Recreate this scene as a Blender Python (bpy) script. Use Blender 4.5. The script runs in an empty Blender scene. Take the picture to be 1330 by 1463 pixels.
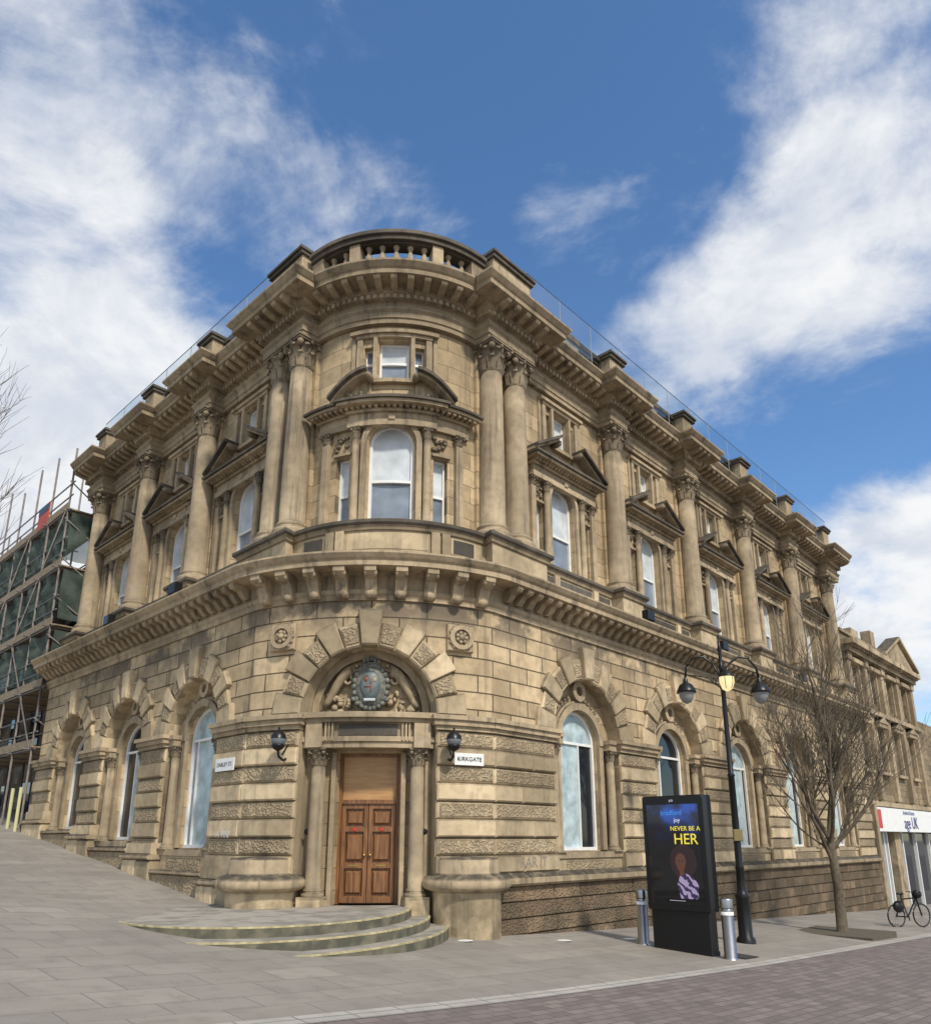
import bpy, math, random
from math import sin, cos, pi, sqrt, radians, ceil, atan2
from mathutils import Vector, Matrix
random.seed(7)
scene = bpy.context.scene
# ------------------------------------------------------------------ helpers
class Fr:
    def __init__(s, C=None, t=None, n=None, O=None, R=None, th0=0, off=0):
        s.C=C; s.t=t; s.n=n; s.O=O; s.R=R; s.th0=th0; s.off=off
    def P(s,u,d,z):
        if s.R:
            th=s.th0+u/s.R
            return (s.O[0]+(s.R+d)*sin(th), s.O[1]-(s.R+d)*cos(th), z)
        return (s.C[0]+s.t[0]*u+s.n[0]*d, s.C[1]+s.t[1]*u+s.n[1]*d, z)
    def N(s,u):
        if s.R:
            th=s.th0+u/s.R; return (sin(th),-cos(th))
        return s.n
    def split(s,a,b,st=.14):
        n=max(1,int(ceil(abs(b-a)/st))) if s.R else 1
        return [a+(b-a)*i/n for i in range(n+1)]
dR=(.6896,.7242); nR=(.7242,-.6896); dL=(-.7242,.6896); nL=(-.6896,-.7242)
C=(-1.888,12.94)
CW=(C[0]-nR[0]*.5-nL[0]*.9, C[1]-nR[1]*.5-nL[1]*.9)
RL=Fr(C=C,t=dR,n=nR,off=20); LL=Fr(C=C,t=dL,n=nL,off=120)
P0=RL.P(3.535,0,0); P1=LL.P(3.535,0,0)
mid=((P0[0]+P1[0])/2,(P0[1]+P1[1])/2)
hc=sqrt((P0[0]-P1[0])**2+(P0[1]-P1[1])**2)/2
RB=4.59; TH0=.0244
OB=(mid[0]-sin(TH0)*sqrt(RB*RB-hc*hc), mid[1]+cos(TH0)*sqrt(RB*RB-hc*hc))
BL=Fr(O=OB,R=RB,th0=TH0,off=0); HB=math.asin(hc/RB)*RB
RU=Fr(C=CW,t=dR,n=nR,off=20.4); LU=Fr(C=CW,t=dL,n=nL,off=120.4)
R2=2.65
BU=Fr(O=(CW[0]-(nR[0]+nL[0])*R2, CW[1]-(nR[1]+nL[1])*R2),R=R2,th0=TH0,off=0); HU=R2*pi/4

class MB:
    def __init__(s): s.v=[];s.l=[];s.f=[];s.s=[]
    def p(s,fr,u,d,z):
        s.v.append(fr.P(u,d,z)); s.l.append((u+fr.off,z,d)); return len(s.v)-1
    def w(s,x,y,z,l=None):
        s.v.append((x,y,z)); s.l.append(l or (x+y*.7,z,0)); return len(s.v)-1
    def face(s,f,sm=False): s.f.append(f); s.s.append(sm)
def obj(name,m,mat,parent=None):
    me=bpy.data.meshes.new(name); me.from_pydata(m.v,[],m.f)
    a=me.attributes.new("loc",'FLOAT_VECTOR','POINT')
    a.data.foreach_set('vector',[c for l in m.l for c in l])
    me.polygons.foreach_set('use_smooth',m.s)
    me.materials.append(mat); me.update()
    o=bpy.data.objects.new(name,me); scene.collection.objects.link(o)
    if parent: o.parent=parent
    return o
def empty(name,loc=(0,0,0)):
    e=bpy.data.objects.new(name,None); scene.collection.objects.link(e); e.empty_display_size=.3
    return e
def loft(m,fr,st,caps=True,closed=True):
    rings=[]
    for u,prof in st: rings.append([m.p(fr,u,d,z) for d,z in prof])
    n=len(rings[0])
    for i in range(len(rings)-1):
        a,b=rings[i],rings[i+1]
        for j in range(n if closed else n-1):
            k=(j+1)%n; m.face((a[j],a[k],b[k],b[j]))
    if caps: m.face(tuple(rings[0])); m.face(tuple(reversed(rings[-1])))
def box(m,fr,u0,u1,d0,d1,z0,z1,c=0):
    if u1<u0: u0,u1=u1,u0
    if c<=0:
        loft(m,fr,[(u,[(d0,z0),(d1,z0),(d1,z1),(d0,z1)]) for u in fr.split(u0,u1)])
    else:
        full=[(d0,z0),(d1-c,z0),(d1,z0+c),(d1,z1-c),(d1-c,z1),(d0,z1)]
        low=[(d0,z0),(d1-c,z0),(d1-c,z0+c),(d1-c,z1-c),(d1-c,z1),(d0,z1)]
        loft(m,fr,[(u0,low)]+[(u,full) for u in fr.split(u0+c,u1-c)]+[(u1,low)])
def wbox(m,cx,cy,z0,z1,a,b,ang):
    ca,sa=cos(ang),sin(ang); ids=[]
    for z in (z0,z1):
        for x,y in ((-a,-b),(a,-b),(a,b),(-a,b)):
            ids.append(m.w(cx+x*ca-y*sa,cy+x*sa+y*ca,z))
    for f in ((0,1,2,3),(4,5,6,7),(0,1,5,4),(1,2,6,5),(2,3,7,6),(3,0,4,7)): m.face(tuple(ids[i] for i in f))
def polyb(m,fr,pts,d0,d1,c=.02):
    n=len(pts); cu=sum(p[0] for p in pts)/n; cz=sum(p[1] for p in pts)/n
    A=[m.p(fr,u,d0,z) for u,z in pts]; B=[m.p(fr,u,d1-c,z) for u,z in pts]; D=[]
    for u,z in pts:
        L=max(1e-6,sqrt((cu-u)**2+(cz-z)**2)); k=min(.5,c*1.3/L)
        D.append(m.p(fr,u+(cu-u)*k,d1,z+(cz-z)*k))
    for i in range(n):
        j=(i+1)%n; m.face((A[i],A[j],B[j],B[i])); m.face((B[i],B[j],D[j],D[i]))
    m.face(tuple(D))
def ring(m,fr,uc,zc,r0,r1,d0,d1,a0=0,a1=pi,n=16):
    pr=[]
    for i in range(n+1):
        a=a0+(a1-a0)*i/n
        pr.append([m.p(fr,uc+r*cos(a),d,zc+r*sin(a)) for r,d in ((r0,d0),(r0,d1),(r1,d1),(r1,d0))])
    for i in range(n):
        for j in range(3): m.face((pr[i][j],pr[i][j+1],pr[i+1][j+1],pr[i+1][j]))
def walls(m,fr,u0,u1,z0,z1,d,holes,depth,mr=None):
    mr=mr or m
    bp=set(fr.split(u0,u1))
    for (uc,hw,zb,zs,ar) in holes:
        n=14 if ar else 1
        for i in range(n+1):
            bp.add(uc-hw*cos(pi*i/n) if ar else uc-hw+2*hw*i)
    bp=sorted(b for b in bp if u0-1e-6<=b<=u1+1e-6)
    b2=[bp[0]]
    for b in bp[1:]:
        if b-b2[-1]>1e-4: b2.append(b)
    def top(h,u):
        uc,hw,zb,zs,ar=h
        return zs+(sqrt(max(0,hw*hw-(u-uc)**2)) if ar else 0)
    for a,b in zip(b2,b2[1:]):
        mi=(a+b)/2
        hs=sorted([h for h in holes if abs(mi-h[0])<h[1]],key=lambda h:h[2])
        ca=cb=z0
        for h in hs:
            if h[2]>ca+1e-4: m.face((m.p(fr,a,d,ca),m.p(fr,b,d,cb),m.p(fr,b,d,h[2]),m.p(fr,a,d,h[2])))
            ta,tb=top(h,a),top(h,b)
            mr.face((mr.p(fr,a,d,ta),mr.p(fr,b,d,tb),mr.p(fr,b,d-depth,tb),mr.p(fr,a,d-depth,ta)))
            mr.face((mr.p(fr,a,d,h[2]),mr.p(fr,b,d,h[2]),mr.p(fr,b,d-depth,h[2]),mr.p(fr,a,d-depth,h[2])))
            ca,cb=ta,tb
        m.face((m.p(fr,a,d,ca),m.p(fr,b,d,cb),m.p(fr,b,d,z1),m.p(fr,a,d,z1)))
    for (uc,hw,zb,zs,ar) in holes:
        for s in (-1,1):
            u=uc+s*hw
            mr.face((mr.p(fr,u,d,zb),mr.p(fr,u,d-depth,zb),mr.p(fr,u,d-depth,zs),mr.p(fr,u,d,zs)))
def lathe(m,x,y,prof,n=14,sm=True):
    rs=[]
    for r,z in prof: rs.append([m.w(x+r*cos(2*pi*i/n),y+r*sin(2*pi*i/n),z,(r*2*pi*i/n,z,0)) for i in range(n)])
    for a,b in zip(rs,rs[1:]):
        for i in range(n):
            j=(i+1)%n; m.face((a[i],a[j],b[j],b[i]),sm)
    m.face(tuple(rs[-1])); 
def tube(m,pts,rad,n=6,sm=True):
    if not hasattr(rad,'__len__'): rad=[rad]*len(pts)
    pts=[Vector(p) for p in pts]; rs=[]
    for i,p in enumerate(pts):
        t=(pts[min(i+1,len(pts)-1)]-pts[max(i-1,0)])
        if t.length<1e-6: t=Vector((0,0,1))
        t.normalize(); a=Vector((0,0,1)) if abs(t.z)<.9 else Vector((1,0,0))
        e=t.cross(a).normalized(); g=t.cross(e)
        rs.append([m.w(*(p+(e*cos(2*pi*k/n)+g*sin(2*pi*k/n))*rad[i])) for k in range(n)])
    for a,b in zip(rs,rs[1:]):
        for i in range(n):
            j=(i+1)%n; m.face((a[i],a[j],b[j],b[i]),sm)
    m.face(tuple(rs[0])); m.face(tuple(rs[-1]))
def ell(m,c,r,n=10,k=6,rot=0):
    rs=[]
    for j in range(1,k):
        ph=pi*j/k
        rr=[]
        for i in range(n):
            a=2*pi*i/n; x=r[0]*sin(ph)*cos(a); y=r[1]*sin(ph)*sin(a)
            rr.append(m.w(c[0]+x*cos(rot)-y*sin(rot),c[1]+x*sin(rot)+y*cos(rot),c[2]+r[2]*cos(ph)))
        rs.append(rr)
    t=m.w(c[0],c[1],c[2]+r[2]); b=m.w(c[0],c[1],c[2]-r[2])
    for i in range(n):
        j=(i+1)%n; m.face((t,rs[0][i],rs[0][j]),True); m.face((b,rs[-1][i],rs[-1][j]),True)
        for a,q in zip(rs,rs[1:]): m.face((a[i],a[j],q[j],q[i]),True)
def fell(m,fr,u,d,z,ru,rd,rz,n=10,k=6):
    nx=fr.N(u); ell(m,fr.P(u,d,z),(ru,rd,rz),n,k,atan2(nx[0],-nx[1]))
def sweep(m,pts,prof,caps=True):
    n=len(pts); rings=[]; L=0
    def nn(a,b):
        dx,dy=b[0]-a[0],b[1]-a[1]; l=sqrt(dx*dx+dy*dy); return (dy/l,-dx/l)
    for i in range(n):
        if i>0: L+=sqrt((pts[i][0]-pts[i-1][0])**2+(pts[i][1]-pts[i-1][1])**2)
        if i==0: mt=nn(pts[0],pts[1])
        elif i==n-1: mt=nn(pts[-2],pts[-1])
        else:
            a=nn(pts[i-1],pts[i]); b=nn(pts[i],pts[i+1]); k=1+a[0]*b[0]+a[1]*b[1]
            k=max(k,.4); mt=((a[0]+b[0])/k,(a[1]+b[1])/k)
        rings.append([m.w(pts[i][0]+mt[0]*o,pts[i][1]+mt[1]*o,z,(L,z,o)) for o,z in prof])
    q=len(prof)
    for a,b in zip(rings,rings[1:]):
        for j in range(q):
            k=(j+1)%q; m.face((a[j],a[k],b[k],b[j]))
    if caps: m.face(tuple(rings[0])); m.face(tuple(rings[-1]))
def walk(pts,sp,margin=.1):
    runs=[[pts[0]]]
    for i in range(1,len(pts)):
        runs[-1].append(pts[i])
        if i<len(pts)-1:
            a=(pts[i][0]-pts[i-1][0],pts[i][1]-pts[i-1][1]); b=(pts[i+1][0]-pts[i][0],pts[i+1][1]-pts[i][1])
            ang=abs(atan2(a[0]*b[1]-a[1]*b[0],a[0]*b[0]+a[1]*b[1]))
            if ang>.5: runs.append([pts[i]])
    for r in runs:
        L=[0]
        for a,b in zip(r,r[1:]): L.append(L[-1]+sqrt((b[0]-a[0])**2+(b[1]-a[1])**2))
        T=L[-1]
        if T<.6: continue
        n=max(1,int(round((T-2*margin)/sp)))
        for k in range(n+1):
            s=margin+(T-2*margin)*k/n
            for i in range(len(r)-1):
                if L[i]<=s<=L[i+1]+1e-6:
                    f=(s-L[i])/(L[i+1]-L[i]); dx,dy=r[i+1][0]-r[i][0],r[i+1][1]-r[i][1]; l=sqrt(dx*dx+dy*dy)
                    yield (r[i][0]+dx*f,r[i][1]+dy*f,dx/l,dy/l); break
def bracket(m,x,y,tx,ty,prof,hw):
    nx,ny=ty,-tx; A=[];B=[]
    for o,z in prof:
        A.append(m.w(x+nx*o-tx*hw,y+ny*o-ty*hw,z)); B.append(m.w(x+nx*o+tx*hw,y+ny*o+ty*hw,z))
    n=len(prof)
    for i in range(n):
        j=(i+1)%n; m.face((A[i],A[j],B[j],B[i]))
    m.face(tuple(A)); m.face(tuple(B))
def capital(m,x,y,z,r,h,ang):
    lathe(m,x,y,[(r*1.02,z),(r*1.12,z+.03*h),(r*1.0,z+.06*h),(r*1.0,z+.5*h),(r*1.12,z+.75*h),(r*1.35,z+.87*h)],12)
    for tier,(z0,hh,ro) in enumerate(((.04,.42,1.46),(.3,.42,1.62))):
        K_=8
        for k in range(K_):
            a=ang+2*pi*(k+.5*tier)/K_
            prof=[(1.02,0,.36),(1.12,.5,.42),(1.25,.85,.36),(ro,1.0,.24),(ro*1.03,.84,.1)]
            prev=None
            for rr,zz,w in prof:
                cx,cy=x+cos(a)*r*rr,y+sin(a)*r*rr
                c2x,c2y=x+cos(a)*r*(rr+.12),y+sin(a)*r*(rr+.12)
                zc=z+h*(z0+hh*zz)
                q=(m.w(cx-sin(a)*r*w,cy+cos(a)*r*w,zc),m.w(c2x,c2y,zc),m.w(cx+sin(a)*r*w,cy-cos(a)*r*w,zc))
                if prev:
                    m.face((prev[0],prev[1],q[1],q[0])); m.face((prev[1],prev[2],q[2],q[1]))
                prev=q
    for k in range(4):
        a=ang+pi/4+k*pi/2
        cx,cy=x+cos(a)*r*1.55,y+sin(a)*r*1.55
        ell(m,(cx,cy,z+h*.77),(r*.32,r*.32,h*.12),8,5)
    for k in range(4):
        a=ang+k*pi/2
        ell(m,(x+cos(a)*r*1.33,y+sin(a)*r*1.33,z+h*.88),(r*.2,r*.2,h*.1),6,4)
    wbox(m,x,y,z+h*.88,z+h*.94,r*1.36,r*1.36,ang); wbox(m,x,y,z+h*.94,z+h,r*1.48,r*1.48,ang)
def column(m,fr,u,d,z0,z1,r,caph,base=True,mc=None):
    x,y,_=fr.P(u,d,0); n=fr.N(u); ang=atan2(n[1],n[0])
    pr=[(r*1.4,z0),(r*1.4,z0+.25*r),(r*1.45,z0+.4*r),(r*1.4,z0+.6*r),(r*1.15,z0+.7*r),(r*1.15,z0+.85*r),(r*1.25,z0+.95*r),(r*1.15,z0+1.1*r),(r,z0+1.25*r)]
    H=z1-caph-z0
    for i in range(1,6):
        f=i/5; pr.append((r*(1-.14*f**1.6),z0+1.25*r+(H-1.25*r)*f))
    lathe(m,x,y,pr,22 if r>.2 else 12)
    wbox(m,x,y,z0-.01,z0+.2*r,r*1.5,r*1.5,ang)
    capital(mc or m,x,y,z1-caph,r*.86,caph,ang)
# ------------------------------------------------------------------ materials
def newmat(name):
    mt=bpy.data.materials.new(name); mt.use_nodes=True; nt=mt.node_tree
    b=nt.nodes['Principled BSDF']; return mt,nt,b
def simple(name,col,rough=.6,metal=0,noise=0,sc=8,bump=0,spec=.5):
    mt,nt,b=newmat(name); b.inputs['Roughness'].default_value=rough; b.inputs['Metallic'].default_value=metal
    b.inputs['Specular IOR Level'].default_value=spec
    b.inputs['Base Color'].default_value=(*col,1)
    if noise or bump:
        g=nt.nodes.new('ShaderNodeNewGeometry'); nz=nt.nodes.new('ShaderNodeTexNoise'); nz.inputs['Scale'].default_value=sc; nz.inputs['Detail'].default_value=5
        nt.links.new(g.outputs['Position'],nz.inputs['Vector'])
        if noise:
            r=nt.nodes.new('ShaderNodeValToRGB'); r.color_ramp.elements[0].position=.3; r.color_ramp.elements[1].position=.7
            r.color_ramp.elements[0].color=(*[c*(1-noise) for c in col],1); r.color_ramp.elements[1].color=(*[min(1,c*(1+noise)) for c in col],1)
            nt.links.new(nz.outputs['Fac'],r.inputs['Fac']); nt.links.new(r.outputs['Color'],b.inputs['Base Color'])
        if bump:
            bp=nt.nodes.new('ShaderNodeBump'); bp.inputs['Strength'].default_value=bump; bp.inputs['Distance'].default_value=.02
            nt.links.new(nz.outputs['Fac'],bp.inputs['Height']); nt.links.new(bp.outputs['Normal'],b.inputs['Normal'])
    return mt
def mixc(nt,fac,a,b,mode='MIX'):
    m=nt.nodes.new('ShaderNodeMix'); m.data_type='RGBA'; m.blend_type=mode
    for s,i in ((fac,0),(a,6),(b,7)):
        if isinstance(s,(int,float)): m.inputs[i].default_value=s
        elif isinstance(s,tuple): m.inputs[i].default_value=(*s,1) if len(s)==3 else s
        else: nt.links.new(s,m.inputs[i])
    return m.outputs[2]
def ramp(nt,src,p0,p1,c0=0,c1=1):
    m=nt.nodes.new('ShaderNodeMapRange'); m.interpolation_type='SMOOTHSTEP'
    if p1<p0: p0,p1,c0,c1=p1,p0,c1,c0
    m.inputs[1].default_value=p0;m.inputs[2].default_value=p1;m.inputs[3].default_value=c0;m.inputs[4].default_value=c1
    nt.links.new(src,m.inputs[0]); return m.outputs[0]
def math_(nt,op,a,b=None):
    m=nt.nodes.new('ShaderNodeMath'); m.operation=op
    for s,i in ((a,0),(b,1)):
        if s is None: continue
        if isinstance(s,(int,float)): m.inputs[i].default_value=s
        else: nt.links.new(s,m.inputs[i])
    return m.outputs[0]
def stone(name,ca,cb,course=None,verm=0,grime=.6,soot=.6,joint=.45,band=None,island=.25):
    mt,nt,b=newmat(name); b.inputs['Roughness'].default_value=.9; b.inputs['Specular IOR Level'].default_value=.2
    g=nt.nodes.new('ShaderNodeNewGeometry'); pos=g.outputs['Position']
    def noise(sc,det=5,vec=pos,rough=.55):
        n=nt.nodes.new('ShaderNodeTexNoise'); n.inputs['Scale'].default_value=sc; n.inputs['Detail'].default_value=det; n.inputs['Roughness'].default_value=rough
        nt.links.new(vec,n.inputs['Vector']); return n.outputs['Fac']
    n1=noise(.55,6); n2=noise(5,6); n3=noise(38,3)
    mp=nt.nodes.new('ShaderNodeMapping'); mp.inputs['Scale'].default_value=(3.2,3.2,.22); nt.links.new(pos,mp.inputs['Vector'])
    st=noise(1.0,7,mp.outputs[0],.68)
    col=mixc(nt,ramp(nt,n1,.38,.62),ca,cb)
    col=mixc(nt,ramp(nt,n2,.38,.7,0,.42),col,tuple(c*.58 for c in cb))
    h=None
    if course:
        at=nt.nodes.new('ShaderNodeAttribute'); at.attribute_name='loc'
        br=nt.nodes.new('ShaderNodeTexBrick'); br.inputs['Scale'].default_value=1; br.inputs['Brick Width'].default_value=course[0]; br.inputs['Row Height'].default_value=course[1]
        br.inputs['Mortar Size'].default_value=course[2]; br.inputs['Mortar Smooth'].default_value=.3; br.inputs['Bias'].default_value=0
        br.inputs['Color1'].default_value=(1.10,1.07,1.02,1); br.inputs['Color2'].default_value=(.68,.655,.62,1); br.inputs['Mortar'].default_value=(joint,joint*.95,joint*.9,1)
        nt.links.new(at.outputs['Vector'],br.inputs['Vector'])
        col=mixc(nt,1.0,col,br.outputs['Color'],'MULTIPLY'); h=br.outputs['Fac']
    elif island:
        isl=ramp(nt,g.outputs['Random Per Island'],0,1,1-island,1+island*.35)
        cc=nt.nodes.new('ShaderNodeCombineColor')
        for i in range(3): nt.links.new(isl,cc.inputs[i])
        col=mixc(nt,1.0,col,cc.outputs[0],'MULTIPLY')
    col=mixc(nt,ramp(nt,st,.50,.70,0,grime),col,(.085,.073,.057))
    sx=nt.nodes.new('ShaderNodeSeparateXYZ'); nt.links.new(pos,sx.inputs[0])
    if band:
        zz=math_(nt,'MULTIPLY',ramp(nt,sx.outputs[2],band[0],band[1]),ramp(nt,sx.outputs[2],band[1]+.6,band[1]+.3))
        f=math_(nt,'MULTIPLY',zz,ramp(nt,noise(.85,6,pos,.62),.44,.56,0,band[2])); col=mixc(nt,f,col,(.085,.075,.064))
    lo=ramp(nt,sx.outputs[2],1.7,.1); f=math_(nt,'MULTIPLY',lo,ramp(nt,noise(1.6,5),.42,.6,0,.6)); col=mixc(nt,f,col,(.09,.08,.05))
    sp=nt.nodes.new('ShaderNodeSeparateXYZ'); nt.links.new(g.outputs['Normal'],sp.inputs[0])
    f=math_(nt,'MULTIPLY',ramp(nt,sp.outputs[2],.25,.8,0,soot),ramp(nt,n2,.2,.6,.5,1)); col=mixc(nt,f,col,(.045,.042,.035))
    hh=math_(nt,'MULTIPLY',n3,.3)
    if verm:
        vo=nt.nodes.new('ShaderNodeTexVoronoi'); vo.feature='SMOOTH_F1'; vo.inputs['Scale'].default_value=23; nt.links.new(pos,vo.inputs['Vector'])
        v=ramp(nt,vo.outputs['Distance'],.28,.55); col=mixc(nt,math_(nt,'MULTIPLY',v,.42),col,(.13,.10,.07)); 
        hh=math_(nt,'ADD',hh,math_(nt,'MULTIPLY',v,-verm))
    if h is not None: hh=math_(nt,'ADD',hh,math_(nt,'MULTIPLY',h,-1.6))
    hh=math_(nt,'ADD',hh,math_(nt,'MULTIPLY',n2,.6))
    bp=nt.nodes.new('ShaderNodeBump'); bp.inputs['Strength'].default_value=.8; bp.inputs['Distance'].default_value=.02
    nt.links.new(hh,bp.inputs['Height']); nt.links.new(bp.outputs['Normal'],b.inputs['Normal'])
    nt.links.new(col,b.inputs['Base Color']); return mt
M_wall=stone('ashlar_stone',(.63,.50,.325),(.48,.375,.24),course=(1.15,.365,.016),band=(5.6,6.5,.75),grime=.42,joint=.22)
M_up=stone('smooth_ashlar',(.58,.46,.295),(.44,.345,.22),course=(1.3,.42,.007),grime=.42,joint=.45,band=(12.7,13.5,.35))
M_trim=stone('moulded_stone',(.51,.40,.26),(.35,.275,.18),grime=.72,soot=.92,island=.18)
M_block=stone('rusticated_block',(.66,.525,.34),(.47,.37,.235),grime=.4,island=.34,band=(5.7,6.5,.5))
M_verm=stone('vermiculated_stone',(.54,.43,.275),(.41,.32,.205),verm=1.2,grime=.32,island=.2)
M_col=stone('column_stone',(.46,.365,.24),(.34,.27,.18),grime=.66,island=0)
M_cap=stone('capital_stone',(.32,.255,.17),(.21,.165,.115),grime=.75,island=.1)
M_dark=stone('sooty_stone',(.16,.135,.105),(.09,.078,.062),grime=.7,soot=.6,island=.2)
M_panel=stone('dark_panel_stone',(.14,.125,.105),(.09,.08,.068),grime=.3)
M_plinth=stone('plinth_stone',(.29,.205,.13),(.18,.13,.085),verm=1.5,grime=.5,island=.45)
M_white=simple('white_paint',(.78,.78,.75),.45,noise=.06,sc=6)
M_black=simple('black_metal',(.012,.012,.013),.35,.3)
M_steel=simple('brushed_steel',(.42,.42,.42),.32,1,noise=.1,sc=30)
M_yellow=simple('yellow_nosing',(.42,.36,.20),.85,noise=.4,sc=9)
M_dglass,nt,b=newmat('dark_glass'); b.inputs['Base Color'].default_value=(.012,.015,.02,1); b.inputs['Roughness'].default_value=.04
M_blind=simple('window_blind',(.54,.58,.60),.12,noise=.2,sc=2.5)
M_wash=simple('whitewashed_glass',(.40,.50,.52),.22,noise=.3,sc=4)
M_lowg=simple('grey_window',(.20,.24,.29),.07,noise=.4,sc=1.5)
def wood(name,ca,cb,horiz=False):
    mt,nt,b=newmat(name); b.inputs['Roughness'].default_value=.38
    g=nt.nodes.new('ShaderNodeNewGeometry'); mp=nt.nodes.new('ShaderNodeMapping'); mp.inputs['Scale'].default_value=(2,2,24) if horiz else (22,22,1.6)
    nz=nt.nodes.new('ShaderNodeTexNoise'); nz.inputs['Scale'].default_value=1.3; nz.inputs['Detail'].default_value=6; nz.inputs['Distortion'].default_value=.6
    nt.links.new(g.outputs['Position'],mp.inputs['Vector']); nt.links.new(mp.outputs[0],nz.inputs['Vector'])
    nt.links.new(mixc(nt,ramp(nt,nz.outputs['Fac'],.3,.7),ca,cb),b.inputs['Base Color']); return mt
M_wood=wood('varnished_oak',(.27,.125,.048),(.13,.055,.022)); M_ply=wood('plywood_board',(.50,.29,.12),(.40,.215,.085),True)
# ------------------------------------------------------------------ building
bank=empty('sandstone_bank_building')
W=MB();U=MB();T=MB();K=MB();V=MB();CO=MB();D=MB();PN=MB();PL=MB();WH=MB();DG=MB();BD=MB();WA=MB();LG=MB();BA=MB();CP=MB()
def outline(uc,hw,zb,zs,ar,o):
    p=[(uc-hw+o,zb+o),(uc+hw-o,zb+o)]
    if ar: p+=[(uc+(hw-o)*cos(pi*i/14),zs+(hw-o)*sin(pi*i/14)) for i in range(15)]
    else: p+=[(uc+hw-o,zs-o),(uc-hw+o,zs-o)]
    return p
def window(fr,uc,hw,zb,zs,ar,d,ft=.07,top=None,bot=None,rail=.5,vbar=False,split=None,arch=None):
    A=outline(uc,hw,zb,zs,ar,0);B=outline(uc,hw,zb,zs,ar,ft); n=len(A)
    a=[WH.p(fr,u,d+.06,z) for u,z in A]; b=[WH.p(fr,u,d+.06,z) for u,z in B]; c=[WH.p(fr,u,d-.02,z) for u,z in B]
    for i in range(n):
        j=(i+1)%n; WH.face((a[i],a[j],b[j],b[i])); WH.face((b[i],b[j],c[j],c[i]))
    ztop=zs+(hw if ar else 0); zr=zb+(ztop-zb)*rail
    if rail: box(WH,fr,uc-hw+ft,uc+hw-ft,d-.02,d+.05,zr-.03,zr+.03)
    if vbar: box(WH,fr,uc-.02,uc+.02,d-.02,d+.045,zb+ft,ztop-ft)
    top=top or BD; bot=bot or LG
    if split is not None:
        us=uc-hw+2*hw*split
        box(top,fr,uc-hw+ft,us-.02,d-.01,d,zb+ft,zs); box(bot,fr,us+.02,uc+hw-ft,d-.01,d,zb+ft,zs)
        box(WH,fr,us-.02,us+.02,d-.02,d+.045,zb+ft,zs)
        ab=arch or bot
        q=[ab.p(fr,u,d,z) for u,z in ([(uc-hw+ft,zs),(uc+hw-ft,zs)]+B[3:-1])]; ab.face(tuple(q))
        box(WH,fr,uc-hw+ft,uc+hw-ft,d-.02,d+.05,zs-.03,zs+.03)
    else:
        bot.face((bot.p(fr,B[0][0],d,B[0][1]),bot.p(fr,B[1][0],d,B[1][1]),bot.p(fr,B[1][0],d,zr),bot.p(fr,B[0][0],d,zr)))
        q=[top.p(fr,u,d,z) for u,z in ([(B[0][0],zr),(B[1][0],zr)]+B[2:])]; top.face(tuple(q))
def voussoirs(fr,uc,zc,r0,ro,n=13,key=.15):
    for k in range(n):
        a0=pi*k/n;a1=pi*(k+1)/n; kk=(k==n//2); plain=(k%2==0)
        r1=ro+key if kk else (ro if plain else ro-.13)
        g=.009
        pts=[(uc+r0*cos(a0+g/r0*1.0),zc+r0*sin(a0+g/r0)),(uc+r1*cos(a0+g/r1),zc+r1*sin(a0+g/r1)),(uc+r1*cos((a0+a1)/2),zc+r1*sin((a0+a1)/2)),(uc+r1*cos(a1-g/r1),zc+r1*sin(a1-g/r1)),(uc+r0*cos(a1-g/r0),zc+r0*sin(a1-g/r0))]
        polyb(K,fr,pts,-.1,.18 if kk else (.11 if plain else .07),.03)
        if not plain and not kk:
            i0,i1,g2=r0+.07,r1-.07,.045
            pts=[(uc+r*cos(t),zc+r*sin(t)) for r,t in ((i0,a0+g2/i0),(i1,a0+g2/i1),(i1,a1-g2/i1),(i0,a1-g2/i0))]
            polyb(V,fr,pts,.03,.09,.012)
def pier(fr,u0,u1,z0=1.15,z1=3.92,base=True,d0=-.5):
    n=8;h=(z1-z0)/n
    for k in range(n):
        plain=k%2==0
        w=u1-u0
        if w>1.7 and k%2==0:
            m=u0+w*(.42 if k%4==0 else .6); segs=[(u0,m-.006),(m+.006,u1)]
        else: segs=[(u0,u1)]
        for a,b in segs:
            box(K,fr,a,b,d0,.10 if plain else .045,z0+k*h+.006,z0+(k+1)*h-.006,.032)
            if not plain: box(V,fr,a+.06,b-.06,.02,.062,z0+k*h+.05,z0+(k+1)*h-.05,.01)
    for e,dd,a,b in ((.03,.10,z1,z1+.09),(.08,.16,z1+.09,z1+.2),(.12,.21,z1+.2,z1+.29)):
        box(T,fr,u0-e,u1+e,d0+.01,dd,a,b)
RM=[6.97+4.45*i for i in range(5)]; LM=[5.98,9.72,13.46]
RE=28.1; LE=16.2
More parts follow.
